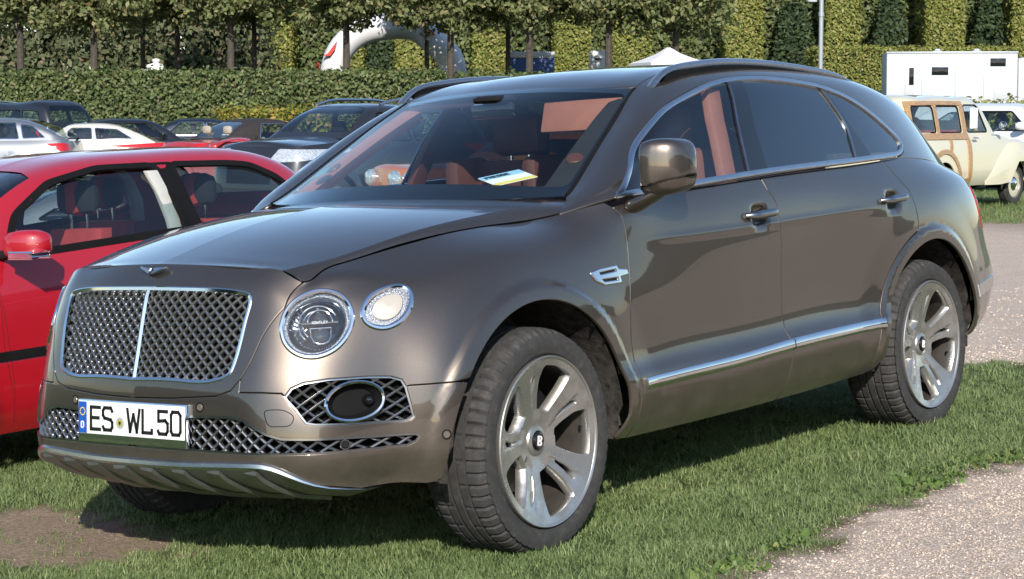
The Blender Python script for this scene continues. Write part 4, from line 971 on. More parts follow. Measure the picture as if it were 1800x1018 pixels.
        up_ = [[(x, y, max(z, zl(abs(y)))) for x, y, z in r] for r in full]; dn = [[(x, y, min(z, zl(abs(y))-.006)) for x, y, z in r] for r in full]
        mb = MB(); mb.loft(up_); mb.build('mirror_cap', 'taupe_paint', mr, angle=60)
        mb = MB(); mb.loft(dn); mb.build('mirror_lower', 'taupe_paint', mr, angle=60)
        md = [[(x+(sp[0][i]-x)*.02, y, min(max(z, zl(abs(y))-.0075), zl(abs(y))+.002)) for x, y, z in full[i]] for i in range(36)]
        mb = MB(); mb.loft(md); mb.build('indicator_strip', 'gloss_black', mr, angle=60)
        mb = MB(); mb.loft([[(.765, s*(1.05+.066*cos(t)), 1.304+.078*sin(t)) for t in np.arange(24)*pi/12], [(.806, s*(1.05+.062*cos(t)), 1.304+.074*sin(t)) for t in np.arange(24)*pi/12]]); mb.build('mirror_pane', 'chrome', mr)
        st = [[(.655+.06*cos(t)*.9, s*(.925), 1.165+.030*sin(t)) for t in np.arange(16)*pi/8], [(.665+.055*cos(t), s*.965, 1.178+.026*sin(t)) for t in np.arange(16)*pi/8], [(.685+.05*cos(t), s*1.005, 1.200+.022*sin(t)) for t in np.arange(16)*pi/8], [(.705+.05*cos(t), s*1.04, 1.222+.020*sin(t)) for t in np.arange(16)*pi/8]]
        mb = MB(); mb.loft(st); mb.build('mirror_stem', 'taupe_paint', mr)
    # ---------------- dark inner shell, floor, wheel housings
    uu, vv = np.linspace(0, SB.tu[-1], 90), np.linspace(.0, SB.tv[-1]-.02, 16); mb = MB()
    for s in (-1, 1):
        G = []
        for v in vv:
            P, n = surf_pts(SB, [(u, v) for u in uu]); d = np.where(P[:, 0] < -.35, .085, .022); G.append(mirror_pts(P-n*d[:, None], s))
        k = len(mb.v); V = [p for r in G for p in r]; F = []
        for i in range(len(vv)-1):
            for j in range(len(uu)-1):
                c = np.mean([G[i][j], G[i][j+1], G[i+1][j], G[i+1][j+1]], 0)
                if c[0] < -.3 and c[2] > .88: continue
                if min(hypot(c[0], max(c[2], .3)-RW), hypot(c[0]-WB, max(c[2], .3)-RW)) < .50 and abs(c[1]) > .7: continue
                a = i*len(uu)+j; F.append((a, a+1, a+1+len(uu), a+len(uu)))
        mb.add(V, F)
    mb.build('inner_shell', 'shadow_black', root)
    mb = MB(); mb.box((-.62, -.55, .27), (3.75, .55, .36), .02); mb.box((.52, -.76, .29), (2.44, .76, .38), .02); mb.box((-.72, -.55, .34), (.48, .55, .95), .02); mb.build('underbody', 'shadow_black', root)
    for xc in (0, WB):
        for s in (-1, 1):
            mb = MB(); A = arc(xc, .492, -8, 188, 40)
            mb.loft([[(x, s*(.955 if z > .42 else .93), z) for x, z in A], [(x, s*.60, z) for x, z in A]], False, False)
            mb.prism(A, s*.60, s*.585); mb.build('arch_liner', 'arch_liner', root)
    # ---------------- wheels
    first = None
    for xc, ph, st_ in ((0, radians(38), .032), (WB, radians(20), 0)):
        for s in (-1, 1):
            w_ = make_suv_wheel('wheel', root, 0.) if first is None else copy_tree(first, root); first = first or w_; w_.location = (xc, s*.846, RW)
            w_.rotation_euler = (0, -ph, st_ if s < 0 else pi+st_)
            for c_ in w_.children:
                if c_.name.startswith('centre_cap'): c_.rotation_euler = (0, ph+.2, 0)
    # ---------------- cabin
    mb = MB(); mb.box((.5, -.80, .34), (3.4, .80, .42)); mb.build('cabin_floor', 'grey_cloth', root)
    dash = [(.44, 1.17), (.50, 1.215), (.62, 1.240), (.78, 1.245), (.90, 1.19), (.96, 1.08), (.93, .95), (.86, .85), (.86, .45), (.5, .45), (.44, .9)]
    mb = MB(); mb.prism(dash, -.70, .70); mb.build('dashboard', 'leather_dark', root, bev=.012)
    mb = MB(); mb.tube([(.98-.10*sin(t), -.38+.185*cos(t), 1.06+.155*sin(t)) for t in np.arange(36)*2*pi/36], .015, 8, closed=True); mb.build('steering_wheel_rim', 'leather_dark', root)
    mb = MB(); mb.box((.93, -.45, .99), (.99, -.31, 1.10), .02); mb.tube([(.98, -.56, 1.06), (.97, -.38, 1.05), (.98, -.20, 1.06)], .014, 6); mb.build('steering_wheel_hub', 'leather_dark', root)
    def seat(x, y, w, front=True):
        se = bpy.data.objects.new('seat', None); link(se, root)
        mb = MB(); mb.box((x-.28, y-w/2, .62), (x+.26, y+w/2, .80), .06); mb.build('seat_cushion', 'leather_tan', se)
        rings = []
        for t in np.linspace(0, 1, 9):
            z = .74+.60*t; xx = x+.22+.16*t; hw = (w/2)*(1.0-.22*t**3); d = .085-.02*t
            rings.append([(xx+d*np.sign(cos(a))*abs(cos(a))**.5, y+hw*np.sign(sin(a))*abs(sin(a))**.5, z) for a in np.arange(24)*pi/12])
        mb = MB(); mb.loft(rings); mb.build('seat_back', 'leather_dark', se, bev=.0)
        mb = MB(); mb.box((x+.355, y-.14, 1.36), (x+.455, y+.14, 1.545), .045); mb.build('headrest', 'leather_dark', se)
        for k in (-1, 1):
            mb = MB(); mb.tube([(x+.40, y+k*.05, 1.30), (x+.405, y+k*.05, 1.40)], .008, 8); mb.build('headrest_post', 'chrome', se)
            mb = MB(); mb.box((x+.16, y+k*w*.40-.045, .80), (x+.42, y+k*w*.40+.045, 1.36), .04); mb.build('seat_bolster', 'leather_tan' if y < 0 else 'leather_dark', se)
    for y in (-.38, .38): seat(1.30, y, .54); seat(2.25, y, .56)
    hl = np.concatenate([[(u, v5-.03) for u in np.linspace(SC.tu[4]+.03, uend-.4, 20)], [(u, vend) for u in np.linspace(uend-.4, SC.tu[4]+.03, 20)]])
    place('headliner', trim(SC, hl, step=.08, gap=0, rim=0, off=-.035, centre=mid), 'leather_tan', root, 0)
    wE, wn = surf_pts(SW, [(a, vW-.02) for a in np.linspace(.14, uW-.02, 16)]); wI, wn2 = surf_pts(SW, [(a, vW-.125) for a in np.linspace(.14, uW-.02, 16)])
    for s in (-1, 1):
        mb = MB(); mb.loft([mirror_pts(wE-wn*.020, s), mirror_pts((wE+wI)/2-wn*.028, s), mirror_pts(wI-wn2*.045, s), mirror_pts(wI-wn2*.10+np.array([.02, .06, 0]), s)], False, False); mb.build('pillar_trim', 'leather_tan' if s > 0 else 'seat_black', root)  # near side's trim is black: its shade is put into the colour
        P, n = surf_pts(SW, [(uW*.42, vW-.075)], -.028); mb = MB(); mb.lathe([(.001, -.004), (.030, -.004), (.034, 0), (.036, .006)], 24); o_ = mb.build('tweeter', 'leather_dark', root); o_.matrix_local = frame_mtx(mirror_pts(P, s)[0], mirror_pts(n, s)[0])
        z = np.linspace(1.0, 1.60, 10); mb = MB(); rings = []
        for q in z:
            xx = np.interp(q, [1.0, 1.225, 1.445, 1.62], [1.49, 1.465, 1.53, 1.62]); ww = np.interp(q, [1.0, 1.22, 1.4, 1.62], [.86, .855, .79, .69]); rings.append([(xx-.035, s*ww, q), (xx+.06, s*ww, q), (xx+.06, s*(ww-.04), q), (xx-.035, s*(ww-.04), q)])
        mb.loft(rings); mb.build('belt_pillar_trim', 'leather_tan' if s < 0 else 'leather_dark', root, bev=.008)
        mb = MB(); mb.box((-.01, -.195, -.066), (.01, .195, .066), .009); o_ = mb.build('sun_visor', 'leather_tan', root); o_.matrix_local = Matrix.Translation((1.14 if s < 0 else 1.22, -.37 if s < 0 else .37, 1.515 if s < 0 else 1.60)) @ Matrix.Rotation(.30 if s < 0 else 1.35, 4, 'Y')
    mb = MB(); mb.box((1.02, -.11, 1.52), (1.05, .11, 1.585), .015); mb.build('rear_view_mirror', 'gloss_black', root)
    mb = MB(); mb.box((.98, -.07, 1.585), (1.12, .07, 1.615), .02); mb.build('mirror_mount', 'black_plastic', root)
    P, n = surf_pts(SW, [(.30, vW-.15)], -.004); mb = MB(); mb.lathe([(.001, -.0005), (.040, -.0005), (.040, .001)], 28); o_ = mb.build('emission_sticker', 'sticker_green', root); o_.matrix_local = frame_mtx(mirror_pts(P, 1)[0], mirror_pts(n, 1)[0])
    # press card behind the screen
    cm = Matrix.Translation((.675, -.335, 1.285)) @ Matrix.Rotation(pi+.66, 4, 'Z') @ Matrix.Rotation(.26, 4, 'Y') @ Matrix.Rotation(.55, 4, 'Z') @ Matrix.Scale(.9, 4)
    pc = bpy.data.objects.new('press_card', None); link(pc, root); pc.matrix_local = cm
    mb = MB(); mb.box((-.075, -.105, 0), (.075, .105, .002)); mb.build('card', 'paper', pc, flat=True)
    mb = MB(); mb.box((.045, -.104, .0022), (.074, .104, .003)); mb.build('card_band', 'paper_yellow', pc, flat=True)
    mb = MB(); mb.box((-.074, -.104, .0022), (-.020, .104, .003)); mb.build('card_header', 'paper_blue', pc, flat=True)
    mb, xe = letters('PRESSE', .024, -.085, 0, .0050, .006, 0); o_ = mb.build('card_lettering', 'ink_black', pc, flat=True); o_.matrix_local = Matrix.Translation((-.032, 0, .0034)) @ Matrix(((0, 0, -1, 0), (1, 0, 0, 0), (0, -1, 0, 0), (0, 0, 0, 1)))
    return root
# ---------------------------------------------------------------- ground
def gz(x, y):
    x = np.asarray(x, float); y = np.asarray(y, float)
    k = smooth(24, 9, np.hypot(x-1.5, y))
    return .4*np.tanh((.0205*x-.0471*y)/.4)*k+.04*(1-k)+.028*smooth(9, 6, np.hypot(x-1.5, y))+.26*smooth(8, 18, x-.6*y)*smooth(40, 26, np.hypot(x, y)*.8)
def vnoise(x, y, s=1., seed=0):
    """cheap value noise for masks"""
    x = np.asarray(x)*s; y = np.asarray(y)*s; xi = np.floor(x); yi = np.floor(y); fx = x-xi; fy = y-yi
    h = lambda a, b: np.modf(np.sin(a*127.1+b*311.7+seed*74.7)*43758.5453)[0]
    fx = fx*fx*(3-2*fx); fy = fy*fy*(3-2*fy)
    return np.abs((h(xi, yi)*(1-fx)+h(xi+1, yi)*fx)*(1-fy)+(h(xi, yi+1)*(1-fx)+h(xi+1, yi+1)*fx)*fy)
def fbm(x, y, s, seed=0): return .5*vnoise(x, y, s, seed)+.3*vnoise(x, y, s*2.3, seed+1)+.2*vnoise(x, y, s*5.1, seed+2)
def gravel_mask(x, y):
    n = fbm(x, y, 2.2, 3)-.5; n2 = fbm(x, y, 9, 5)-.5
    a = smooth(.16, -.26, y+1.86-.06*np.clip(x, -3, 6)*0-.10*np.sin(x*.9)+.34*n+.22*n2)
    d = 5.05-.25*(y+.4); b = smooth(-.12, .16, x-d+.5*n+.2*n2)*smooth(.6, -.6, x-16.9+.5*n)
    return np.maximum(a, b)
def dirt_mask(x, y):
    n = fbm(x, y, 3.0, 8)-.5; n2 = fbm(x, y, 11, 9)-.5
    u = (x+.66)/.36; v = (y-1.12)/.72
    return smooth(.22, -.22, np.hypot(u, v)-.92+1.0*n+.8*n2)
def ground_material():
    m, t, b, o = nodes('ground'); co = coords(t); setp(b, Roughness=.95, Specular_IOR_Level=.2)
    at_ = lambda n: N(t, 'Attribute', attribute_name=n).outputs['Fac']
    n1 = noise(t, co, 3.5, 8, .65); n2 = noise(t, co, 55, 6, .7); n3 = noise(t, co, 260, 3, .6)
    soil = ramp(t, n2, [(.3, (.020, .026, .010)), (.6, (.045, .050, .022)), (.8, (.075, .075, .035))])
    lawn = ramp(t, n1, [(.3, (.055, .095, .026)), (.7, (.10, .15, .048))])
    fr = ramp(t, n3, [(.35, (0, 0, 0)), (.65, (1, 1, 1))])
    g = N(t, 'MixRGB'); t.links.new(fr.outputs[0], g.inputs[0]); t.links.new(soil.outputs[0], g.inputs[1]); t.links.new(lawn.outputs[0], g.inputs[2])
    vo = t.nodes.new('ShaderNodeTexVoronoi'); vo.inputs['Scale'].default_value = 120; t.links.new(co, vo.inputs['Vector'])
    sep = t.nodes.new('ShaderNodeSeparateColor'); t.links.new(vo.outputs['Color'], sep.inputs[0])
    gr = ramp(t, sep.outputs[0], [(.0, (.38, .30, .24)), (.45, (.52, .425, .345)), (.8, (.60, .50, .42)), (1, (.66, .575, .49))])
    gm = N(t, 'MixRGB', blend_type='MULTIPLY'); gm.inputs[0].default_value = .55; t.links.new(gr.outputs[0], gm.inputs[1])
    gv = ramp(t, n1, [(.25, (.72, .70, .68)), (.7, (1.0, .98, .96))]); t.links.new(gv.outputs[0], gm.inputs[2])
    di = ramp(t, n2, [(.25, (.11, .078, .052)), (.5, (.25, .19, .135)), (.78, (.38, .30, .22))])
    m1 = N(t, 'MixRGB'); t.links.new(at_('dirt'), m1.inputs[0]); t.links.new(g.outputs[0], m1.inputs[1]); t.links.new(di.outputs[0], m1.inputs[2])
    gf = N(t, 'Math', operation='MULTIPLY_ADD'); t.links.new(n2, gf.inputs[0]); gf.inputs[1].default_value = .5; gs = N(t, 'Math', operation='SUBTRACT'); t.links.new(at_('gravel'), gs.inputs[0]); gs.inputs[1].default_value = .25; t.links.new(gs.outputs[0], gf.inputs[2])
    e1 = ramp(t, at_('gravel'), [(.08, (0, 0, 0)), (.35, (1, 1, 1))]); e2 = ramp(t, gf.outputs[0], [(.42, (0, 0, 0)), (.80, (1, 1, 1))]); soil2 = ramp(t, n2, [(.3, (.10, .072, .050)), (.6, (.22, .165, .125)), (.8, (.30, .24, .19))])
    mz = N(t, 'MixRGB'); t.links.new(e1.outputs[0], mz.inputs[0]); t.links.new(m1.outputs[0], mz.inputs[1]); t.links.new(soil2.outputs[0], mz.inputs[2])
    m2 = N(t, 'MixRGB'); t.links.new(e2.outputs[0], m2.inputs[0]); t.links.new(mz.outputs[0], m2.inputs[1]); t.links.new(gm.outputs[0], m2.inputs[2])
    t.links.new(m2.outputs[0], b.inputs['Base Color'])
    h = N(t, 'Math', operation='ADD'); t.links.new(n2, h.inputs[0]); t.links.new(vo.outputs['Distance'], h.inputs[1]); bump(t, b, h.outputs[0], .7, .012)
ground_material()
def build_ground():
    def axis(lo, hi, f0, f1, fine):
        a = list(np.arange(f0, f1, fine)); s = fine
        x = f0
        left = []
        while x > lo: s = min(s*1.35, 40); x -= s; left.append(x)
        x = f1; s = fine; right = []
        while x < hi: right.append(x); s = min(s*1.35, 40); x += s
        return np.array(left[::-1]+a+right+[x])
    X = axis(-400, 600, -2.0, 7.2, .07); Y = axis(-400, 600, -3.2, 2.4, .07)
    gx, gy = np.meshgrid(X, Y, indexing='ij'); x, y = gx.ravel(), gy.ravel()
    near = smooth(20, 8, np.hypot(x, y))
    z = gz(x, y)+near*(.020*(fbm(x, y, 1.1, 21)-.5)+.010*(fbm(x, y, 6, 22)-.5))-.012*dirt_mask(x, y)*near
    ny = len(Y); F = [(i*ny+j, (i+1)*ny+j, (i+1)*ny+j+1, i*ny+j+1) for i in range(len(X)-1) for j in range(ny-1)]
    o = mesh('ground', np.stack([x, y, z], 1), F, 'ground'); tag(o, kind='structure')
    for nm, f in (('gravel', gravel_mask), ('dirt', dirt_mask)):
        a = o.data.attributes.new(nm, 'FLOAT', 'POINT'); a.data.foreach_set('value', f(x, y).astype(np.float32))
    return o
# ---------------------------------------------------------------- scattered stuff by geometry nodes: grass tufts, stones, weeds
def leafy(name, cols, rough=.6, trans=.35, var_node='island'):
    m, t, b, o = nodes(name); setp(b, Roughness=rough, Specular_IOR_Level=.3)
    r1 = t.nodes.new('ShaderNodeNewGeometry').outputs['Random Per Island']; r2 = t.nodes.new('ShaderNodeObjectInfo').outputs['Random']
    if var_node == 'grass':      # tone drifts from patch to patch of the lawn
        r2 = noise(t, t.nodes.new('ShaderNodeObjectInfo').outputs['Location'], 1.3, 4, .7)
    k = N(t, 'Math', operation='MULTIPLY_ADD'); t.links.new(r1, k.inputs[0]); k.inputs[1].default_value = {'both': .65, 'grass': .55}.get(var_node, 1.)
    if var_node in ('both', 'grass'):
        k2 = N(t, 'Math', operation='MULTIPLY'); t.links.new(r2, k2.inputs[0]); k2.inputs[1].default_value = .35 if var_node == 'both' else .75; t.links.new(k2.outputs[0], k.inputs[2])
    else: k.inputs[2].default_value = 0
    if var_node == 'grass': k3 = N(t, 'Math', operation='ADD', use_clamp=True); t.links.new(k.outputs[0], k3.inputs[0]); k3.inputs[1].default_value = -.18; k = k3
    rm = ramp(t, k.outputs[0], cols); t.links.new(rm.outputs[0], b.inputs['Base Color'])
    tr = N(t, 'BsdfTranslucent'); t.links.new(rm.outputs[0], tr.inputs[0]); mx = N(t, 'MixShader'); mx.inputs[0].default_value = trans
    t.links.new(b.outputs[0], mx.inputs[1]); t.links.new(tr.outputs[0], mx.inputs[2]); t.links.new(mx.outputs[0], o.inputs[0]); return m
leafy('grass_blade', [(0, (.095, .145, .050)), (.36, (.165, .228, .084)), (.66, (.240, .298, .125)), (.86, (.32, .34, .165)), (1, (.47, .43, .29))], .5, .30, 'grass')
leafy('weed_leaf', [(0, (.085, .145, .038)), (.6, (.15, .22, .06)), (1, (.27, .29, .09))], .5, .3, 'both')
simple('gravel_stone', (.42, .36, .315), .9, var=.0)
def _stone_mat():
    m = MAT['gravel_stone']; t = m.node_tree; b = t.nodes['Principled BSDF']; r = ramp(t, t.nodes.new('ShaderNodeObjectInfo').outputs['Random'], [(0, (.32, .25, .20)), (.3, (.46, .375, .305)), (.85, (.54, .445, .37)), (1, (.62, .54, .46))]); t.links.new(r.outputs[0], b.inputs['Base Color'])
_stone_mat()
def tuft(seed, n=22, spread=.05, hmin=.010, hmax=.048, w=.0020, mat='grass_blade', lean=1.3):
    r = np.random.default_rng(seed); V = []; F = []
    for _ in range(n):
        a = r.uniform(0, 2*pi); d = spread*math.sqrt(r.uniform()); bx, by = d*cos(a), d*sin(a)
        h = r.uniform(hmin, hmax); la = r.uniform(0, 2*pi); l = h*r.uniform(.1, lean); dx, dy = cos(la), sin(la); px, py = -dy*w*r.uniform(.7, 1.3), dx*w
        k = len(V); lv = []
        for t_, ww in ((0, 1.), (.45, .85), (.8, .5)):
            ox, oy, oz = l*t_**1.8*dx, l*t_**1.8*dy, h*(t_-.15*t_*t_); V += [(bx+ox-px*ww, by+oy-py*ww, oz-.006), (bx+ox+px*ww, by+oy+py*ww, oz-.006)]
        V.append((bx+l*dx, by+l*dy, h*.86-.006)); F += [(k, k+1, k+3, k+2), (k+2, k+3, k+5, k+4), (k+4, k+5, k+6)]
    me = bpy.data.meshes.new('tuft'); me.from_pydata(V, [], F); me.materials.append(MAT[mat]); return me
def stone(seed):
    bm = bmesh.new(); bmesh.ops.create_icosphere(bm, subdivisions=1, radius=1); r = random.Random(seed)
    sx, sy, sz = r.uniform(.7, 1.3), r.uniform(.7, 1.2), r.uniform(.45, .8)
    for v in bm.verts: v.co = Vector((v.co.x*sx, v.co.y*sy, v.co.z*sz))*r.uniform(.8, 1.15)
    me = bpy.data.meshes.new('stone'); bm.to_mesh(me); bm.free(); me.materials.append(MAT['gravel_stone']); return me
def scatter(name, P, rot, scl, meshes, label, cat, tilt=.12):
    """one object: points with instances of a few meshes (geometry nodes)"""
    me = bpy.data.meshes.new(name); me.from_pydata([tuple(p) for p in P], [], []); o = link(bpy.data.objects.new(name, me)); tag(o, label, cat, kind='stuff')
    a = me.attributes.new('rz', 'FLOAT_VECTOR', 'POINT'); R = np.zeros((len(P), 3)); R[:, 2] = rot; R[:, :2] = npr.normal(0, tilt, (len(P), 2)); a.data.foreach_set('vector', R.astype(np.float32).ravel())
    a = me.attributes.new('sc', 'FLOAT', 'POINT'); a.data.foreach_set('value', np.asarray(scl, np.float32))
    ng = bpy.data.node_groups.new(name+'_nodes', 'GeometryNodeTree'); ng.interface.new_socket('Geometry', in_out='INPUT', socket_type='NodeSocketGeometry'); ng.interface.new_socket('Geometry', in_out='OUTPUT', socket_type='NodeSocketGeometry')
    gi, go = ng.nodes.new('NodeGroupInput'), ng.nodes.new('NodeGroupOutput'); mp = ng.nodes.new('GeometryNodeMeshToPoints'); ng.links.new(gi.outputs[0], mp.inputs[0])
    coll = bpy.data.collections.new(name+'_pieces')
    for k, m_ in enumerate(meshes): coll.objects.link(bpy.data.objects.new('%s_piece' % name, m_))
    ci = ng.nodes.new('GeometryNodeCollectionInfo'); ci.inputs['Collection'].default_value = coll; ci.inputs['Separate Children'].default_value = True; ci.inputs['Reset Children'].default_value = True
    ip = ng.nodes.new('GeometryNodeInstanceOnPoints'); ip.inputs['Pick Instance'].default_value = True
    na = lambda n, ty: (lambda q: (setattr(q, 'data_type', ty), q.inputs.__getitem__(0).__setattr__('default_value', n), q)[2])(ng.nodes.new('GeometryNodeInputNamedAttribute'))
    ar, as_ = na('rz', 'FLOAT_VECTOR'), na('sc', 'FLOAT')
    ng.links.new(mp.outputs[0], ip.inputs['Points']); ng.links.new(ci.outputs[0], ip.inputs['Instance'])
    er = ng.nodes.new('FunctionNodeEulerToRotation'); ng.links.new(ar.outputs[0], er.inputs[0]); ng.links.new(er.outputs[0], ip.inputs['Rotation']); ng.links.new(as_.outputs[0], ip.inputs['Scale'])
    ng.links.new(ip.outputs[0], go.inputs[0]); md = o.modifiers.new('scatter', 'NODES'); md.node_group = ng; return o
YAW = .6578
def wedge(r0, r1, dens, half=.44):
    """random points in the sector the camera can look at (world x,y)"""
    n = int(dens*half*(r1*r1-r0*r0)); r = np.sqrt(npr.uniform(r0*r0, r1*r1, n)); a = YAW+npr.uniform(-half, half, n)
    return CAM[0]+r*np.cos(a), CAM[1]+r*np.sin(a), r
def ground_z(x, y):
    near = smooth(20, 8, np.hypot(x, y)); return gz(x, y)+near*(.020*(fbm(x, y, 1.1, 21)-.5)+.010*(fbm(x, y, 6, 22)-.5))-.012*dirt_mask(x, y)*near
def build_grass():
    P = []; S = []
    for r0, r1, d, sc in ((3.9, 7.5, 1500, 1.0), (7.5, 10.5, 1000, 1.05), (10.5, 16, 420, 1.25), (16, 34, 110, 1.7)):
        x, y, r = wedge(r0, r1, d); g = gravel_mask(x, y); di = dirt_mask(x, y); q = npr.uniform(0, 1, len(x))
        k = (q > np.maximum(np.clip(g*1.9, 0, 1.02), di*.96)+0) & (q > np.where(fbm(x, y, 2.0, 31) < .30, .35, 0)); x, y, r, g = x[k], y[k], r[k], g[k]
        P.append(np.stack([x, y, ground_z(x, y)-.003], 1)); S.append(sc*npr.uniform(.6, 1.15, len(x))*(.72+.55*fbm(x, y, .9, 33))*(1-.35*g))
    P = np.concatenate(P); S = np.concatenate(S)
    return scatter('grass', P, npr.uniform(0, 6.28, len(P)), S, [tuft(i) for i in range(8)], 'short mown lawn grass under and around the parked cars', 'grass')
def build_weeds():
    x, y, r = wedge(4.5, 12, 900); g = gravel_mask(x, y); q = npr.uniform(0, 1, len(x)); clump = fbm(x, y, 1.3, 41)
    k = (g > .005) & (g < .42) & (clump > .40) & (q < .8); x, y = x[k], y[k]
    V = []
    ms = [tuft(60+i, 9, .035, .010, .030, .0075, 'weed_leaf', 1.6) for i in range(4)]
    return scatter('weeds', np.stack([x, y, ground_z(x, y)], 1), npr.uniform(0, 6.28, len(x)), npr.uniform(.7, 1.6, len(x)), ms, 'broad-leaved weeds along the gravel edge', 'weeds')
def build_stones():
    P = []; S = []
    for r0, r1, d, s0 in ((4.2, 8.5, 5200, .0029), (8.5, 12.5, 1500, .0045), (12.5, 17, 250, .0055)):
        x, y, r = wedge(r0, r1, d); g = np.maximum(gravel_mask(x, y), (.03)*dirt_mask(x, y)); k = npr.uniform(0, 1, len(x)) < g**1.6*.9+.002; x, y = x[k], y[k]
        P.append(np.stack([x, y, ground_z(x, y)+.0005], 1)); S.append(s0*np.exp(npr.normal(0, .35, len(x))))
    P = np.concatenate(P); return scatter('gravel', P, npr.uniform(0, 6.28, len(P)), np.concatenate(S), [stone(i) for i in range(6)], 'fine pinkish gravel covering the drive', 'gravel', .5)

# ---------------------------------------------------------------- placing far things: photo column, depth along the view axis, height above ground
R_W, F_W = A_WORLD[:, 0], np.array([cos(YAW), sin(YAW), 0])
def spot_at(px, D, h=0.):
    """world point at depth D in the direction of photo column px, h above the ground there"""
    p = CAM+F_W*D+R_W*((px-900)/FOC*D/ .996); p = np.array(p); p[2] = float(gz(p[0], p[1]))+h; return p
def height_at(py, D):
    """height (world z) seen at photo row py at depth D"""
    return CAM[2]+(204-py)/FOC*D
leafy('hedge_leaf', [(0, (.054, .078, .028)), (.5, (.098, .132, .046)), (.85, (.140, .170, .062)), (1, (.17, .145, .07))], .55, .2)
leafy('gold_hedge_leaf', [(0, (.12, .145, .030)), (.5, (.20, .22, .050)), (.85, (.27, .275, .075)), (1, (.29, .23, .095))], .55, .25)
leafy('dark_hedge_leaf', [(0, (.016, .030, .012)), (.6, (.034, .056, .022)), (1, (.052, .078, .030))], .6, .15)
leafy('shrub_leaf', [(0, (.060, .080, .036)), (.5, (.095, .118, .055)), (.8, (.125, .13, .066)), (1, (.16, .12, .075))], .6, .2)
leafy('lime_leaf', [(0, (.085, .110, .040)), (.4, (.155, .182, .070)), (.8, (.230, .245, .108)), (.95, (.25, .235, .11)), (1, (.28, .20, .095))], .5, .35)
leafy('bed_leaf', [(0, (.10, .13, .02)), (.5, (.22, .22, .03)), (1, (.36, .22, .06))], .6, .25)
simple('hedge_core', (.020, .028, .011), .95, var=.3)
simple('bark', (.055, .045, .036), .9, var=.35, nscale=7, bumps=.8, bscale=22)
simple('white_paint', (.44, .455, .48), .4, var=.03)
simple('canvas_white', (.58, .59, .62), .75, var=.03)
simple('lamp_grey', (.30, .33, .36), .5, .3, var=.06)
simple('stone_white', (.66, .68, .63), .8, var=.12)
simple('tent_white', (.62, .63, .66), .7, var=.03)
simple('container_blue', (.02, .065, .20), .5, var=.08)
simple('mark_red', (.50, .03, .02), .6, var=.05)
simple('dark_window', (.008, .010, .012), .08, var=.2)
def leaf_mesh(C, Nn, size, r):
    """one quad per leaf at C, facing roughly Nn"""
    n = len(C); v = Nn+r.normal(0, .55, (n, 3)); v /= np.linalg.norm(v, axis=1)[:, None]; a = np.cross(v, r.normal(0, 1, (n, 3))); a /= np.linalg.norm(a, axis=1)[:, None]; b = np.cross(v, a)
    s = size*r.uniform(.6, 1.35, (n, 1)); V = np.empty((n, 4, 3)); V[:, 0] = C-a*s; V[:, 1] = C-b*s*.55+v*s*.12; V[:, 2] = C+a*s; V[:, 3] = C+b*s*.55+v*s*.12
    return V.reshape(-1, 3), np.arange(n*4).reshape(n, 4)
def fast_mesh(name, V, F, mat, parent=None):
    me = bpy.data.meshes.new(name); V = np.asarray(V, np.float32); F = np.asarray(F, np.int32); me.vertices.add(len(V)); me.vertices.foreach_set('co', V.ravel())
    me.loops.add(F.size); me.loops.foreach_set('vertex_index', F.ravel()); me.polygons.add(len(F)); me.polygons.foreach_set('loop_start', np.arange(0, F.size, F.shape[1], dtype=np.int32)); me.update(calc_edges=True); me.validate()
    me.materials.append(MAT[mat]); return link(bpy.data.objects.new(name, me), parent)
def hedge_at(name, p0, p1, depth, h, dens, leaf, mat, label, cat='hedge', group=None, rough=.10, seed=0, dome=False):
    """clipped hedge: dark core box and leaves spread over its faces; p0-p1 is the front foot line, it extends back by depth"""
    r = np.random.default_rng(seed+5); p0 = np.array(p0, float); p1 = np.array(p1, float); d = p1-p0; L = np.hypot(d[0], d[1]); ux = np.array([d[0]/L, d[1]/L, 0]); nb = np.array([-ux[1], ux[0], 0])
    if nb @ F_W < 0: nb = -nb
    root = empty(name, tuple(p0)); tag(root, label, cat, group, 'thing'); Cs = []; Ns = []
    def face(n_, f):
        a, b = r.uniform(0, 1, n_), r.uniform(0, 1, n_); P, n = f(a, b); off = r.normal(0, rough*.5, n_)+rough*1.2*(fbm(P @ ux*1.0, P[:, 2], 1.6, seed)-.5)-r.exponential(rough*.5, n_); Cs.append(P+n*off[:, None]); Ns.append(n)
    top = lambda a: h*(1-(.45 if dome else .0)*np.abs(2*a-1)**3.2)
    face(int(dens*L*h), lambda a, b: (a[:, None]*L*ux+np.stack([0*a, 0*a, b*top(a)], 1)+(nb*(0))[None], np.tile(-nb, (len(a), 1))))
    face(int(dens*L*depth*.8), lambda a, b: (a[:, None]*L*ux+nb*(b*depth)[:, None]+np.stack([0*a, 0*a, top(a)], 1), np.tile([0., 0, 1], (len(a), 1))))
    for sx, e in ((-1, 0.), (1, L)): face(int(dens*depth*h), lambda a, b: (nb*(a*depth)[:, None]+(ux*e)[None]+np.stack([0*a, 0*a, b*h*(.55 if dome else 1)], 1), np.tile(ux*sx, (len(a), 1))))
    V, F = leaf_mesh(np.concatenate(Cs), np.concatenate(Ns), leaf, r); fast_mesh('foliage', V, F, mat, root)
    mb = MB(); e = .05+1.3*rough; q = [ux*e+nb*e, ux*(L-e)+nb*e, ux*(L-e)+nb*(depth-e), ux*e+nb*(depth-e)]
    hh = h*(.6 if dome else 1)-.05-1.2*rough; mb.loft([[tuple(k+np.array([0, 0, -.3])) for k in q], [tuple(k+np.array([0, 0, hh])) for k in q]]); mb.build('hedge_body', 'hedge_core', root, flat=True); return root
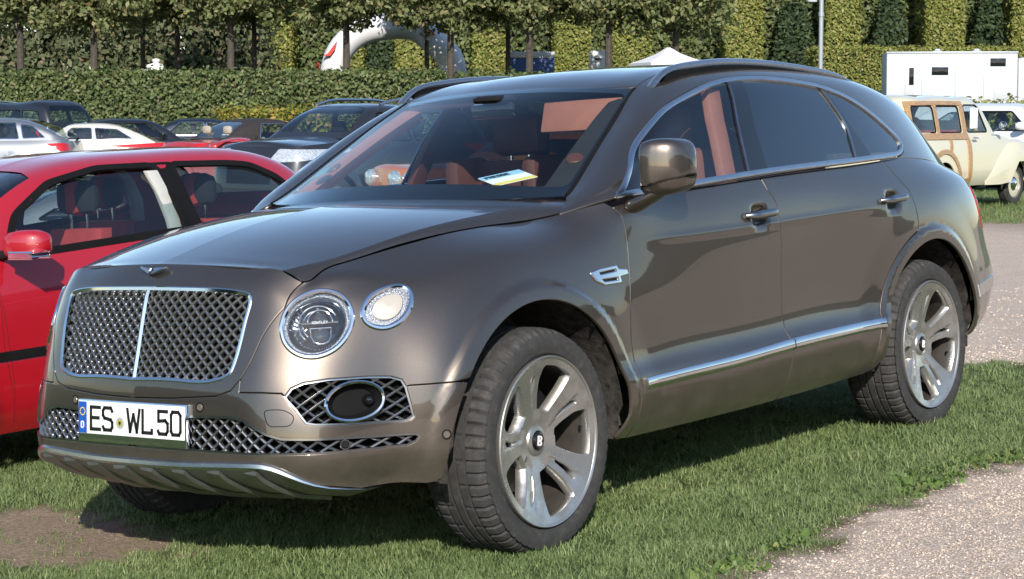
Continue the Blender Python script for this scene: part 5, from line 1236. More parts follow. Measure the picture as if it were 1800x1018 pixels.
def pleached_tree(p, zc0, zc1, w, dp, label, seed, mat='lime_leaf', n=14000, trunk=.13, lean=0.):
    r = np.random.default_rng(seed); root = empty('lime_tree', tuple(p)); tag(root, label, 'tree', 'clipped lime trees behind the hedge'); H = zc0-p[2]
    z = np.linspace(-.2, H+1.6, 9); path = [(lean*q+.03*sin(q*1.7+seed), .03*cos(q*1.3+seed), q) for q in z]; mb = MB(); mb.tube(path, [trunk*(1.15-.5*(q/(H+1.6))) for q in z], 9); mb.build('trunk', 'bark', root)
    ux = np.array([R_W[0], R_W[1], 0]); uf = F_W
    for k in range(7):
        s = -1 if k % 2 else 1; z0 = H+.1+.22*k; tip = ux*s*w*r.uniform(.25, .45)+uf*r.uniform(-.4, .4)*dp
        mb = MB(); mb.tube([np.array([lean*z0, 0, z0]), np.array([lean*z0, 0, z0+.1])+tip*.5, np.array([lean*z0, 0, z0+.25])+tip], [.05, .036, .015], 6); mb.build('limb', 'bark', root)
    # crown: leaf clusters in a clipped box with a ragged underside
    nc = 230; c = np.stack([r.uniform(-.5, .5, nc)*w, r.uniform(-.5, .5, nc)*dp, r.uniform(0, 1, nc)**.9*(zc1-zc0)], 1); c[:, 2] += .5*(r.uniform(0, 1, nc)-.55)
    k = r.integers(0, nc, n); q = r.normal(0, 1, (n, 3)); q /= np.linalg.norm(q, axis=1)[:, None]; rad = r.uniform(.22, .58, nc)[k]*r.uniform(.55, 1.05, n); off = q*rad[:, None]*np.array([1.15, 1.15, .8])
    loc = c[k]+off; P = loc[:, :1]*ux+loc[:, 1:2]*uf+np.stack([0*loc[:, 2]+0, 0*loc[:, 2], loc[:, 2]+H], 1); n3 = q[:, :1]*ux+q[:, 1:2]*uf+np.stack([0*q[:, 2], 0*q[:, 2], q[:, 2]+.25], 1)
    V, F = leaf_mesh(P, n3, .098, r); fast_mesh('crown', V, F, mat, root); return root
KB = 1.45
def build_background():
    spot = lambda px, D, h=0.: spot_at(px, D*KB, h); hz = lambda py, D: height_at(py, D*KB)
    def hedge(name, p0, p1, depth, h, dens, leaf, *a, rough=.10, **k): return hedge_at(name, p0, p1, depth*KB, h, dens/KB**2, leaf*KB, *a, rough=rough*KB, **k)
    D = 40
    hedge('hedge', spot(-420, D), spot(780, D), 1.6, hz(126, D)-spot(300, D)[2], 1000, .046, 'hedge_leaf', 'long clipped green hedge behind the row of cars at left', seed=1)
    hedge('hedge', spot(800, D+1.5), spot(1200, D+1.5), 1.4, hz(128, D+1.5)-spot(1000, D)[2], 120, .07, 'hedge_leaf', 'hedge hidden mostly behind the roof of the taupe SUV', seed=2)
    hedge('flower_bed', spot(385, 37.6), spot(590, 37.6), .9, hz(191, 37.6)-spot(480, 37.6)[2], 420, .05, 'bed_leaf', 'low yellowish planting in front of the clipped hedge', 'planting', rough=.16, seed=3)
    # lime trees: photo column of the trunk, depth
    rowa = [(45, 44, 'first from the left edge'), (173, 43.5, 'second from the left edge'), (411, 44, 'left one of the close pair'), (612, 43.5, 'in front of the left leg of the white arch'), (793, 44, 'in front of the right leg of the white arch'), (930, 44, 'in front of the blue and white container'), (1068, 44.5, 'beside the grey and white panel'), (1185, 45, 'right behind the peaked white tent')]
    rowb = [(258, 47, 'thin, beside the white statue'), (318, 48, 'pale thin, right of the white statue'), (452, 46.5, 'right one of the close pair'), (752, 49, 'half hidden inside the white arch'), (893, 48, 'left end of the blue and white container')]
    for i, (px, d, tx) in enumerate(rowa): p = spot(px, d); pleached_tree(p, hz(40+8*math.sin(i*2.1), d), hz(-150, d), 3.3, 3.0, 'dark trunked lime tree, '+tx, 100+i)
    for i, (px, d, tx) in enumerate(rowb): p = spot(px, d); pleached_tree(p, hz(32, d), hz(-150, d), 2.7, 2.6, 'lime tree, '+tx, 200+i, n=9500, trunk=.10)
    # loose shrubs behind the trunks at the left, tall clipped hedge behind everything
    D = 56
    for i, (a, b, top) in enumerate(((-120, 130, 20), (120, 300, -10), (285, 470, 5))):
        hedge('shrubbery', spot(a, D-i), spot(b, D-i), 2.2, hz(top, D)-spot(a, D)[2], 210, .10, 'shrub_leaf', ['loose shrubs at the left edge behind the lime trunks', 'brownish shrubs behind the small white statue', 'dark shrubs left of the golden hedge column'][i], 'shrub', 'shrubs behind the lime trees', rough=.45, seed=10+i)
    D = 76
    hedge('tall_hedge', spot(440, D), spot(2500, D), 2.0, hz(-120, D)-spot(1200, D)[2], 150, .11, 'hedge_leaf', 'tall dark clipped hedge forming the backdrop', seed=20, rough=.2)
    cols = [(462, 516, 'left of the white arch'), (612, 640, 'narrow, seen through the arch beside its left leg'), (697, 757, 'seen through the middle of the arch'), (832, 890, 'just right of the arch'), (974, 1036, 'right of the blue container'), (1076, 1142, 'left of the peaked tent'), (1272, 1336, 'left of the street lamp'), (1446, 1506, 'right of the street lamp'), (1620, 1686, 'above the white trailer'), (1770, 1850, 'at the right edge of the picture')]
    for i, (a, b, tx) in enumerate(cols):
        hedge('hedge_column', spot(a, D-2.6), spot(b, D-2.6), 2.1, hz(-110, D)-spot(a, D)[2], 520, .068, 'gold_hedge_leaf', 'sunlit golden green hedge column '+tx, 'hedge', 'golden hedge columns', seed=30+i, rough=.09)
    for i, (a, b, top, tx) in enumerate(((1352, 1432, 12, 'between golden columns left of the street lamp'), (1526, 1592, 2, 'behind the left part of the white trailer'), (1700, 1762, -4, 'behind the right part of the white trailer'), (640, 700, 30, 'seen through the white arch'))):
        hedge('shade_dome', spot(a, D-1.6), spot(b, D-1.6), 1.3, hz(top, D)-spot(a, D)[2], 240, .095, 'dark_hedge_leaf', 'dark round-topped leafy dome added as hedge shade '+tx, 'shade_dome', 'leafy domes added as hedge shade', seed=50+i, rough=.12, dome=True)  # added leafy domes stand in for dark rounded shade in the hedge
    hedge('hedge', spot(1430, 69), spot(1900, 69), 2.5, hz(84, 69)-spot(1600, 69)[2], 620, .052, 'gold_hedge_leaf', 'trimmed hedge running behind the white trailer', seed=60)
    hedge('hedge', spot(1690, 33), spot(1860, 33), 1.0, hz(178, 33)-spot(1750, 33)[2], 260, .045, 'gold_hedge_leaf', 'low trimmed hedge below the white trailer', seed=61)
    # planting on the far side of the drive, behind the photographer: only its reflection shows
    for i, (x, y, an, L) in enumerate(((-46, -6, 1.45, 46), (-30, -42, .3, 60), (26, -40, -.15, 60))):
        p0 = np.array([x, y, 0.]); p1 = p0+np.array([cos(an), sin(an), 0])*L
        r = hedge_at('hedge', p0, p1, 2, 5.0, 20, .22, 'dark_hedge_leaf', ['tall dark hedge across the lawn, left of the photographer', 'tall dark hedge behind the photographer', 'tall dark hedge right of the photographer'][i], 'hedge', 'hedges only seen as reflections', seed=70+i, rough=.3)
    # inflatable arch
    D = 52; g0 = spot(690, D)[2]; root = empty('inflatable_arch', tuple(spot(690, D))); tag(root, 'white inflatable arch behind the lime trees', 'arch')
    q = lambda px, py: np.array(R_W)*((px-690)/FOC*D*KB)+np.array([0, 0, hz(py, D)-g0])
    path = [q(590, 205), q(588, 150), q(590, 118), q(604, 86), q(640, 58), q(690, 48), q(735, 52), q(768, 78), q(793, 104), q(797, 150), q(797, 205)]
    c = curve(np.array(path), 40); rings = []
    for i in range(40):
        t = c[min(i+1, 39)]-c[max(i-1, 0)]; t /= np.linalg.norm(t); a = np.cross(t, F_W); rings.append([c[i]+.50*(a*cos(k)+F_W*sin(k)*1.1) for k in np.arange(14)*2*pi/14])
    mb = MB(); mb.loft(rings); mb.build('arch_tube', 'canvas_white', root)
    def patch(nm, pts, mat):
        mb = MB(); mb.loft([[q(a, b)-F_W*.66 for a, b in pts], [q(a, b)-F_W*.4 for a, b in pts]]); mb.build(nm, mat, root, flat=True)
    patch('red_swoosh', [(574, 100), (582, 96), (597, 76), (594, 90), (586, 100)], 'mark_red'); patch('red_label', [(563, 122), (567, 122), (567, 112), (563, 112)], 'mark_red'); patch('red_swoosh', [(743, 46), (748, 44), (768, 64), (762, 64)], 'mark_red')
    # container, panel, tent, statue, street lamp
    D = 51; root = empty('container', tuple(spot(933, D))); tag(root, 'blue container with white top seen between lime trunks', 'container')
    W = 82/FOC*D*KB; zt, zm = hz(92, D)-root.location.z, hz(103, D)-root.location.z; rz = YAW-pi/2; root.rotation_euler = (0, 0, rz)
    mb = MB(); mb.box((-W/2, 0, -.1), (W/2, 1.8, zm), .02); mb.build('container_body', 'container_blue', root); mb = MB(); mb.box((-W/2-.02, -.02, zm), (W/2+.02, 1.82, zt), .03); mb.build('container_top', 'white_paint', root)
    root = empty('cabin_panel', tuple(spot(1051, 50))); root.rotation_euler = (0, 0, rz); tag(root, 'small grey white cabin between a golden hedge column and a lime trunk', 'cabin'); zt = hz(90, 50)-root.location.z
    mb = MB(); mb.box((-.3, 0, 0), (.3, 1.2, zt), .04); mb.build('cabin_wall', 'white_paint', root); mb = MB(); mb.box((-.14, -.03, zt-.34), (.1, -.005, zt-.28), .005); mb.build('cabin_slot', 'dark_window', root)
    D = 42.8; root = empty('party_tent', tuple(spot(1172, D))); root.rotation_euler = (0, 0, rz+.3); tag(root, 'white peaked party tent top above the SUV roof', 'tent'); z0 = root.location.z
    zp, ze = hz(85, D)-z0, hz(112, D)-z0; hw = .95; rings = [[(sx*hw*k, sy*hw*k, z) for sx, sy in ((-1, -1), (1, -1), (1, 1), (-1, 1))] for k, z in ((1, ze-.25), (1, ze), (.62, ze+(zp-ze)*.30), (.30, ze+(zp-ze)*.62), (.05, zp))]
    mb = MB(); mb.loft(rings); mb.build('tent_roof', 'tent_white', root, flat=True)
    for sx in (-1, 1):
        for sy in (-1, 1): mb = MB(); mb.tube([(sx*hw*.97, sy*hw*.97, 0), (sx*hw*.97, sy*hw*.97, ze)], .025, 8); mb.build('tent_pole', 'lamp_grey', root)
    D = 42; root = empty('statue', tuple(spot(279, D))); tag(root, 'small white stone statue above the hedge at left', 'statue'); zt = hz(104, D)-root.location.z; zb = hz(123, D)-root.location.z; h = zt-zb
    mb = MB(); mb.box((-.22, -.22, -.1), (.22, .22, zb-.10), .03); mb.box((-.26, -.26, zb-.12), (.26, .26, zb), .02); mb.build('pedestal', 'stone_white', root)
    rings = []
    for z, a, b, ox in ((0, .15, .12, 0), (.25, .17, .13, -.01), (.45, .15, .11, 0), (.56, .07, .07, .02), (.64, .05, .05, .03), (.72, .075, .08, .035), (.84, .085, .09, .035), (.95, .06, .065, .03), (1.0, .02, .02, .03)):
        rings.append([tuple(R_W*(ox+1.6*a*cos(k))+F_W*1.6*b*sin(k)+np.array([0, 0, zb+h*z])) for k in np.arange(12)*pi/6])
    mb = MB(); mb.loft(rings); mb.build('figure', 'stone_white', root)
    D = 66; root = empty('street_lamp', tuple(spot(1437, D))); tag(root, 'tall grey street lamp post left of the white trailer', 'street lamp'); zt = hz(-40, D)-root.location.z
    mb = MB(); mb.tube([(0, 0, 0), (0, 0, zt)], .11, 12); mb.build('post', 'lamp_grey', root); mb = MB(); zc = hz(27, D)-root.location.z; mb.tube([(0, 0, zc-.1), (0, 0, zc+.1)], .14, 12); mb.build('collar', 'lamp_grey', root)
    zl = hz(4, D)-root.location.z; mb = MB(); mb.tube([tuple(np.array([0, 0, zl+.25])), tuple(-R_W*.12+np.array([0, 0, zl+.2])), tuple(-R_W*.42+np.array([0, 0, zl+.05]))], .04, 8); mb.build('lamp_arm', 'lamp_grey', root)
    mb = MB(); mb.lathe([(.03, .12), (.17, .08), (.25, 0), (.23, -.06), (.03, -.08)], 16, 'z', c=tuple(-R_W*.45+np.array([0, 0, zl]))); mb.build('lamp_head', 'white_paint', root)
    # white box trailer
    D = 58; root = empty('box_trailer', tuple(spot(1552, D))); root.rotation_euler = (0, 0, YAW-pi/2-.10); tag(root, 'white box trailer with small dark windows at right', 'trailer'); z0 = root.location.z
    mpx = lambda px: (px-1552)/FOC*D*KB*1.02
    zt, zb = hz(92, D)-z0, .75
    L = mpx(1772); mb = MB(); mb.box((0, 0, zb), (L, 2.5, zt), .05); mb.build('box_body', 'white_paint', root)
    mb = MB(); mb.box((L+.004, .1, .5), (L+2.2, 2.4, zt-.25), .2); mb.build('driver_cab', 'white_paint', root)
    win = lambda nm, a, b, c_, d_, mat, y=-.012, dep=.03: (lambda m: (m.box((mpx(a), y, hz(d_, D)-z0), (mpx(b), y+dep, hz(c_, D)-z0), .004), m.build(nm, mat, root))[1])(MB())
    win('door_panel', 1582, 1601, 114, 176, 'white_paint', -.02); win('door_window', 1590, 1598, 120, 150, 'dark_window', -.03); win('window_pane', 1628, 1656, 119, 133, 'dark_window'); win('window_pane', 1726, 1752, 104, 118, 'dark_window'); win('locker_door', 1733, 1765, 144, 176, 'white_paint', -.018); win('cab_window', 1786, 1812, 136, 156, 'dark_window', -.05, .2)
    for a in (1612, 1668, 1716): mb = MB(); mb.box((mpx(a)-.02, -.012, zb+.05), (mpx(a)+.02, .004, zt-.05)); mb.build('panel_joint', 'lamp_grey', root)
    for z_ in (zb, zt-.09): mb = MB(); mb.box((-.02, -.025, z_), (L+.02, .02, z_+.09), .01); mb.build('edge_rail', 'lamp_grey', root)
    for a in (1640, 1706): mb = MB(); mb.box((mpx(a)-.18, .6, zt), (mpx(a)+.2, 1.1, zt+.05), .01); mb.box((mpx(a)-.1, .62, zt+.05), (mpx(a)+.12, 1.05, zt+.13), .01); mb.build('roof_vent', 'lamp_grey', root)
    for a in (.9, 4.2): mb = MB(); mb.lathe([(.1, -.02), (.36, -.02), (.38, .05), (.36, .22), (.1, .22)], 24, c=(a, .1, .40)); mb.build('trailer_wheel', 'tyre', root)
    mb = MB(); mb.box((.1, .15, .45), (L-.1, 2.15, zb), .02); mb.build('chassis', 'shadow_black', root)
# ---------------------------------------------------------------- other cars
paint('red_paint', (.32, .003, .011), rough=.45, crough=.03)
paint('deep_red_paint', (.34, .008, .010), rough=.45)
paint('black_paint', (.010, .011, .013), metal=.3, rough=.4)
paint('midnight_paint', (.012, .016, .026), metal=.5, rough=.4)
paint('anthracite_paint', (.030, .030, .034), metal=.6, rough=.4)
paint('silver_paint', (.30, .31, .32), metal=.8, rough=.4)
paint('cream_paint', (.54, .51, .38), rough=.45)
paint('ivory_paint', (.55, .53, .45), rough=.45)
paint('pure_white_paint', (.58, .59, .60), rough=.45)
paint('orange_paint', (.62, .16, .035), rough=.45)
simple('vinyl_roof', (.022, .016, .016), .7, var=.15, bumps=.3, bscale=300)
simple('seat_red', (.40, .035, .030), .85, var=.12)
simple('seat_beige', (.34, .31, .25), .8, var=.1)
simple('amber_lens', (.60, .20, .02), .15, var=.05, Coat_Weight=1.0)
simple('lamp_glassy', (.62, .65, .68), .10, .55, var=.35, nscale=40)
simple('white_wall', (.60, .58, .52), .7, var=.05)
def oak(name):
    m, t, b, o = nodes(name); co = coords(t); setp(b, Roughness=.45, Coat_Weight=.4)
    mp = N(t, 'Mapping'); mp.inputs['Scale'].default_value = (3, 3, 30); t.links.new(co, mp.inputs[0]); f = noise(t, mp.outputs[0], 4, 6, .6)
    r = ramp(t, f, [(.3, (.24, .135, .060)), (.6, (.38, .235, .115)), (.8, (.46, .31, .165))]); t.links.new(r.outputs[0], b.inputs['Base Color'])
oak('ash_wood')
WHEELS = {}
def simple_wheel(name, parent, loc, R, w, s, rim=.62, rimmat='alloy', spokes=5, face=None):
    """tyre, rim with spokes, hub; s = -1 faces -y"""
    key = (R, w, rim, rimmat, spokes, face)
    if key in WHEELS: root = copy_tree(WHEELS[key], parent); root.location = loc; root.rotation_euler = (0, 0, 0 if s < 0 else pi); return root
    root = bpy.data.objects.new(name, None); link(root, parent); root.location = loc; root.rotation_euler = (0, 0, 0 if s < 0 else pi); WHEELS[key] = root
    Ri = R*rim; make_tyre(R, Ri, w, root, seg=72, tread=False)
    y0 = -w*.42; mb = MB(); mb.lathe([(Ri*1.0, y0+.002), (Ri*1.02, y0-.004), (Ri*.97, y0-.004), (Ri*.93, y0+.02), (Ri*.90, y0+.12)], 40); mb.build('rim', rimmat, root)
    mb = MB(); mb.lathe([(.001, y0+.10), (Ri*.92, y0+.10)], 24); mb.build('rim_well', 'shadow_black', root)
    if face: mb = MB(); mb.lathe([(.001, y0-.02), (Ri*.25, y0-.015), (Ri*.42, y0-.005), (Ri*.5, y0+.01)], 28); mb.build('hub_cap', 'chrome', root); mb = MB(); mb.lathe([(Ri*.42, y0+.012), (Ri*.7, y0+.006), (Ri*.96, y0+.014)], 36); mb.build('wheel_disc', face, root)
    else:
        for k in range(spokes):
            a = k*2*pi/spokes+.3; mb = MB(); q = [spoke_pt(a, Ri*.12, -.03), spoke_pt(a, Ri*.95, -.045), spoke_pt(a, Ri*.95, .045), spoke_pt(a, Ri*.12, .03)]; mb.prism(q, y0+.005, y0+.04); mb.build('spoke', rimmat, root, bev=.006)
        mb = MB(); mb.lathe([(.001, y0-.004), (Ri*.16, y0), (Ri*.2, y0+.03)], 20); mb.build('hub_cap', rimmat, root)
    return root
def make_car(name, label, mtx, sp, group=None):
    """car from a compact specification (x from the nose, half width w, height z)"""
    g = sp.get; L, W2, H = sp['L'], sp['W']/2, sp['H']; zb = g('zb', .22); PT = sp['paint']; RT = g('roofmat', PT); xc, xf, xr, xt = sp['cowl'], sp['rf'], sp['rr'], sp['tail']; r = sp['r']; xa, xb = sp['fo'], sp['fo']+sp['wb']
    root = empty(name, mtx=mtx); tag(root, label, 'car', group)
    edge = g('edge') or [(0, sp['nose']), (xc*.5, sp['nose']*.45+sp['hood']*.55), (xc, sp['hood']), (.5*(xc+xt), sp['belt']), (xt, g('deck', sp['belt'])), (L, g('deck', sp['belt'])-.06)]
    ex, ez = [a for a, _ in edge], [b for _, b in edge]; zt = lambda x: float(np.interp(np.clip(x, 0, L), ex, ez))
    rk, rr_ = g('rake', .16), g('rear_rake', .12); rows = g('rows', [(0, .93, .30), (.13, .985, .05), (.36, 1.0, 0), (.62, .985, .18), (.85, .95, .55), (1, .885, 1.0)])
    xs = [(0, 0), (.015, .36), (.06, .68), (.16, .88), (.36, .965), (.75, 1.)]; st = [(x, k) for x, k in xs]+[(x, 1.) for x in np.linspace(1.2, L-1.2, 5)]+[(L-x, k) for x, k in xs[::-1]]
    G = []
    for x, k in st:
        col = []
        for fz, fw, fr in rows:
            f = max(0, 1-x/.75); fb = max(0, 1-(L-x)/.75); xx = x+rk*fr*f**1.2-rr_*fr*fb**1.2; z0 = zb+.03*max(f, fb); zz = z0+fz*(zt(xx)-z0); col.append((xx, W2*fw*k, zz))
        G.append(col)
    R = g('arch', r*1.14)
    def disp(p):
        p = p.copy(); x, w, z = p.T
        for c in (xa, xb): p[:, 1] += g('flare', .018)*(1-smooth(R+.03, R+.12, np.hypot(x-c, z-r)))*smooth(.5*W2, .75*W2, w)
        return p
    S = Surf(G, disp); flank = lambda p: (p[:, 1] > .55*W2) & (p[:, 0] > .2) & (p[:, 0] < L-.2); V1 = S.tv[-1]
    ar = lambda c: [(c+R*cos(t), r+R*sin(t)) for t in np.linspace(pi*1.06, -pi*.06, 22)]
    us = np.linspace(0, S.tu[-1], 60); bot = lambda a, b: [(x, zb+.012) for x in np.linspace(a, b, 8)]
    ua, ub = S.xz([(xa-R*.98, zb+.02)], flank)[0, 0], S.xz([(xb+R*.98, zb+.02)], flank)[0, 0]
    out = np.concatenate([[(u, .012) for u in np.linspace(0, ua-.02, 10)], S.xz(ar(xa), flank), S.xz(bot(xa+R+.05, xb-R-.05), flank), S.xz(ar(xb), flank), [(u, .012) for u in np.linspace(ub+.02, S.tu[-1], 10)], [(S.tu[-1], V1), *[(u, V1) for u in us[::-1][1:-1]], (0, V1)]])
    step = g('step', .07); mid = lambda p: p[:, 1] < 1e-3
    place('body_shell', trim(S, out, step=step, gap=0, rim=.02, centre=mid), PT, root, 0)
    # bonnet and boot lid: crowned sheets between the shoulder lines
    top = S.P(us, np.full(60, V1)); crown = g('crown', .05)
    def lid(nm, sel):
        T = top[sel]; rows_ = []
        for f in np.linspace(1, -1, 17): rows_.append([(p[0], p[1]*f, p[2]+crown*(1-f*f)*min(1, p[1]/(.6*W2))) for p in T])
        mb = MB(); mb.loft(rows_, False, False); return mb.build(nm, PT, root, angle=80)
    lid('bonnet', top[:, 0] <= xc+.25)
    if L-xt > .35: lid('boot_lid', top[:, 0] >= xt-.2)
    # cabin bubble
    bw = lambda x: float(np.interp(x, top[:, 0], top[:, 1]))-.004; tk = g('tumble', 1.0)
    roof = g('roof') or [(xc, zt(xc)+.035), (xf, H-.035), (xf+.3*(xr-xf), H-.004), (xf+.65*(xr-xf), H), (xr, H-.05), (xt, zt(xt)+.04)]
    rc = curve(np.array([(a, b) for a, b in roof]), 60); rz = lambda x: float(np.interp(x, rc[:, 0], rc[:, 1]))
    cx = np.unique(np.concatenate([np.linspace(xc, xf, 5), np.linspace(xf, xr, 5), np.linspace(xr, xt, 5)])); GC = []
    for x in cx:
        b, z0, z1 = bw(x), zt(x)-.01, rz(x); h = max(z1-z0, .03); kk = tk*min(1, .35+h/(H-sp['belt'])*.65)
        GC.append([(x, b-fw*kk, z0+fz*h) for fz, fw in ((0, 0), (.26, .045), (.53, .095), (.76, .150), (.89, .220), (.955, .32), (.985, .46))]+[(x, .18, z0+.996*h), (x, 0, z1)])
    SCg = Surf(GC); uC, vC = SCg.tu[-1], SCg.tv[-1]; high = lambda p: p[:, 1] > .35
    wins = [SCg.xz(rounded(q, sp.get('wr', .04), 4), high) for q in sp['dlo']]
    ws = g('screen') or [(xc+.10, 0), (xf-.06, 0), (xf-.04, W2*.50), (xf-.06, W2*.60), (xc+.16, W2*.76), (xc+.11, W2*.68)]
    rs = g('rear_screen') or [(xr+.08, 0), (xt-.06, 0), (xt-.06, W2*.6), (xt-.10, W2*.66), (xr+.08, W2*.52), (xr+.07, W2*.45)]
    SW_ = SCg.xw(ws, lambda p: p[:, 0] < .5*(xf+xr)); RS_ = SCg.xw(rs, lambda p: p[:, 0] > .5*(xf+xr)); SW_[:2, 1] = vC; RS_[:2, 1] = vC
    # outline with screens cut from the middle plane
    o_ = np.concatenate([[(u, 0) for u in np.linspace(0, uC, 24)], [(uC, v) for v in np.linspace(0, vC, 10)][1:], np.concatenate([RS_[1:], RS_[:1]]), np.concatenate([SW_[1:], SW_[:1]]), [(0, v) for v in np.linspace(vC, 0, 10)][:-1]])
    place('cabin_shell', trim(SCg, o_, wins, step=step, gap=0, rim=0, hrim=.02, centre=mid), RT, root, 0)
    GL = g('glass', 'cabin_glass')
    close = lambda q: q
    place('windscreen', trim(SCg, SW_, step=.1, gap=0, rim=0, off=-.004, centre=mid), g('screenglass', 'screen_glass'), root, 0)
    place('rear_screen', trim(SCg, RS_, step=.1, gap=0, rim=0, off=-.004, centre=mid), GL, root, 0)
    trim_m = g('wintrim', 'rubber_trim'); tw = g('trimw', .010)
    for q in wins:
        both('side_glass', trim(SCg, q, step=.1, gap=0, rim=0, off=-.008), GL, root)
        strip('glass_frame', SCg, q, [(-tw, -.008), (-tw, .003), (tw*.7, .004), (tw*.7, -.008)], trim_m, root, closed=True)
    # lamps, grille, bumpers, plates
    fr = lambda p: p[:, 0] < 1.0; bk = lambda p: p[:, 0] > L-1.0
    for q in g('lamps', []):
        both('headlamp', trim(S, rounded(S.wz(q, fr), .03, 4), step=.05, gap=0, rim=.01, off=.006, edge=.004), 'lamp_glassy', root)
    for q in g('tails', []): both('tail_lamp', trim(S, rounded(S.wz(q, bk), .02, 4), step=.05, gap=0, rim=.01, off=.006, edge=.004), 'tail_red', root)
    for q in g('grille', []): place('radiator_grille', trim(S, densify(S.wz(q, fr), .08), step=.05, gap=0, rim=.008, off=.005, edge=.003), 'black_plastic', root, side=-1) if min(w for w, _ in q) > .001 else place('radiator_grille', trim(S, densify(S.wz(q, fr), .08), step=.05, gap=0, rim=.008, off=.005, edge=.003, centre=mid), 'black_plastic', root, 0)
    for zz, hh, mt in g('mould', []):
        strip('side_moulding', S, S.xz([(x, zz+.01*(x-xa)) for x in np.linspace(xa+R+.08, xb-R-.06, 14)], flank), [(-hh, -.003), (-hh*.9, .010), (hh*.9, .010), (hh, -.003)], mt, root)
    for q in g('seams', []): strip('door_gap', S, S.xz(densify(q+[q[-1]], .05)[:-1], flank), [(-.003, -.002), (0, .0012), (.003, -.002)], 'rubber_trim', root)
    # underside, tub, seats
    mb = MB(); mb.box((.35, -W2*.80, zb+.02), (L-.3, W2*.80, zb+.16), .02); mb.build('underbody', 'shadow_black', root)
    mb = MB(); mb.box((xc-.05, -W2*.86, zb+.1), (xc+.22, W2*.86, sp['hood']-.02), .02); mb.build('dashboard', 'seat_black', root)
    mb = MB(); mb.box((xa-R*.9, -W2*.6, zb+.1), (xa+R*.9, W2*.6, sp['nose']-.12), .02); mb.build('engine_block', 'shadow_black', root)
    for c in (xa, xb):
        for s in (-1, 1):
            mb = MB(); A = [(c+(R+.005)*cos(t), r+(R+.005)*sin(t)) for t in np.linspace(-.15, pi+.15, 20)]; mb.loft([[(x, s*W2*.955, z) for x, z in A], [(x, s*W2*.55, z) for x, z in A]], False, False); mb.prism(A, s*W2*.55, s*W2*.54); mb.build('arch_liner', 'shadow_black', root)
    sm, sm2 = g('seat', 'seat_black'), g('seat2', g('seat', 'seat_black')); zs = sp['belt']
    for sx in g('seats', (xc+1.05, xc+1.85)):
        for s in (-1, 1):
            se = bpy.data.objects.new('seat', None); link(se, root); y = s*W2*.44
            mb = MB(); mb.box((sx-.5, y-.23, zb+.18), (sx, y+.23, zb+.36), .05); mb.build('seat_cushion', sm, se)
            rings = []
            for t in np.linspace(0, 1, 7):
                hw = .235*(1-.18*t**3); zz = zb+.3+(zs+.06-zb-.3)*t; xx = sx-.06+.14*t; rings.append([(xx+.06*np.sign(cos(a))*abs(cos(a))**.5, y+hw*np.sign(sin(a))*abs(sin(a))**.5, zz) for a in np.arange(20)*pi/10])
            mb = MB(); mb.loft(rings); mb.build('seat_back', sm2, se)
            if g('headrest', True):
                mb = MB(); mb.box((sx+.02, y-.13, zs+.13), (sx+.12, y+.13, zs+.30), .05); mb.build('headrest', sm, se)
                if sm2 != sm: mb = MB(); mb.box((sx+.012, y-.065, zs+.125), (sx+.128, y+.065, zs+.305), .05); mb.build('headrest_panel', sm2, se)
                for k in (-.06, .06): mb = MB(); mb.tube([(sx+.07, y+k, zs), (sx+.07, y+k, zs+.16)], .007, 6); mb.build('headrest_post', 'chrome', se)
    mb = MB(); mb.tube([(xc+.42-.06*sin(t), -W2*.44+.18*cos(t), zs-.06+.16*sin(t)) for t in np.arange(24)*pi/12], .013, 6, closed=True); mb.build('steering_wheel', 'seat_black', root)
    for s in (-1, 1):
        for c in (xa, xb): simple_wheel('wheel', root, (c, s*(W2-.115), r), r, g('tw', .2), s, g('rim', .62), g('rimmat', 'alloy'), g('spokes', 5), g('wface'))
        if g('mirrors', True):
            mr = bpy.data.objects.new('door_mirror', None); link(mr, root); mx, mz = g('mpos', (xc+.42, sp['belt']+.09)); w0 = bw(mx)
            rings = []
            for k, f in ((0, .35), (.03, .85), (.09, 1.), (.15, .95), (.19, .7), (.20, .2)): rings.append([(mx+k*.35+.075*f*np.sign(cos(a))*abs(cos(a))**.6*(1 if cos(a) < 0 else .55), s*(w0+.04+k), mz+.068*f*np.sign(sin(a))*abs(sin(a))**.7) for a in np.arange(20)*pi/10])
            mb = MB(); mb.loft(rings); mb.build('mirror_shell', g('mirrormat', PT), mr, angle=60)
            mb = MB(); mb.loft([[(mx+.03*cos(a), s*(w0-.03), mz-.05+.025*sin(a)) for a in np.arange(10)*pi/5], [(mx+.02+.03*cos(a), s*(w0+.09), mz-.035+.02*sin(a)) for a in np.arange(10)*pi/5]]); mb.build('mirror_foot', 'black_plastic', mr)
    if g('rails'):
        for s in (-1, 1):
            c = [(xf+.15, s*.62*W2*1.08, rz(xf+.15)-.02), (xf+.4, s*.66*W2*1.05, H+.03), (.5*(xf+xr), s*.66*W2*1.05, H+.055), (xr-.3, s*.66*W2*1.05, H+.02), (xr-.05, s*.62*W2*1.08, rz(xr-.05)-.02)]
            mb = MB(); mb.tube(curve(np.array(c), 16), .022, 8); mb.build('roof_rail', 'satin_silver', root)
    sp['_S'], sp['_SC'], sp['_root'] = S, SCg, root
    return root
def trap(x0, x1, x2, x3, z0, z1, z2=None): return [(x0, z0), (x3, z0 if z2 is None else z2), (x2, z1), (x1, z1)]
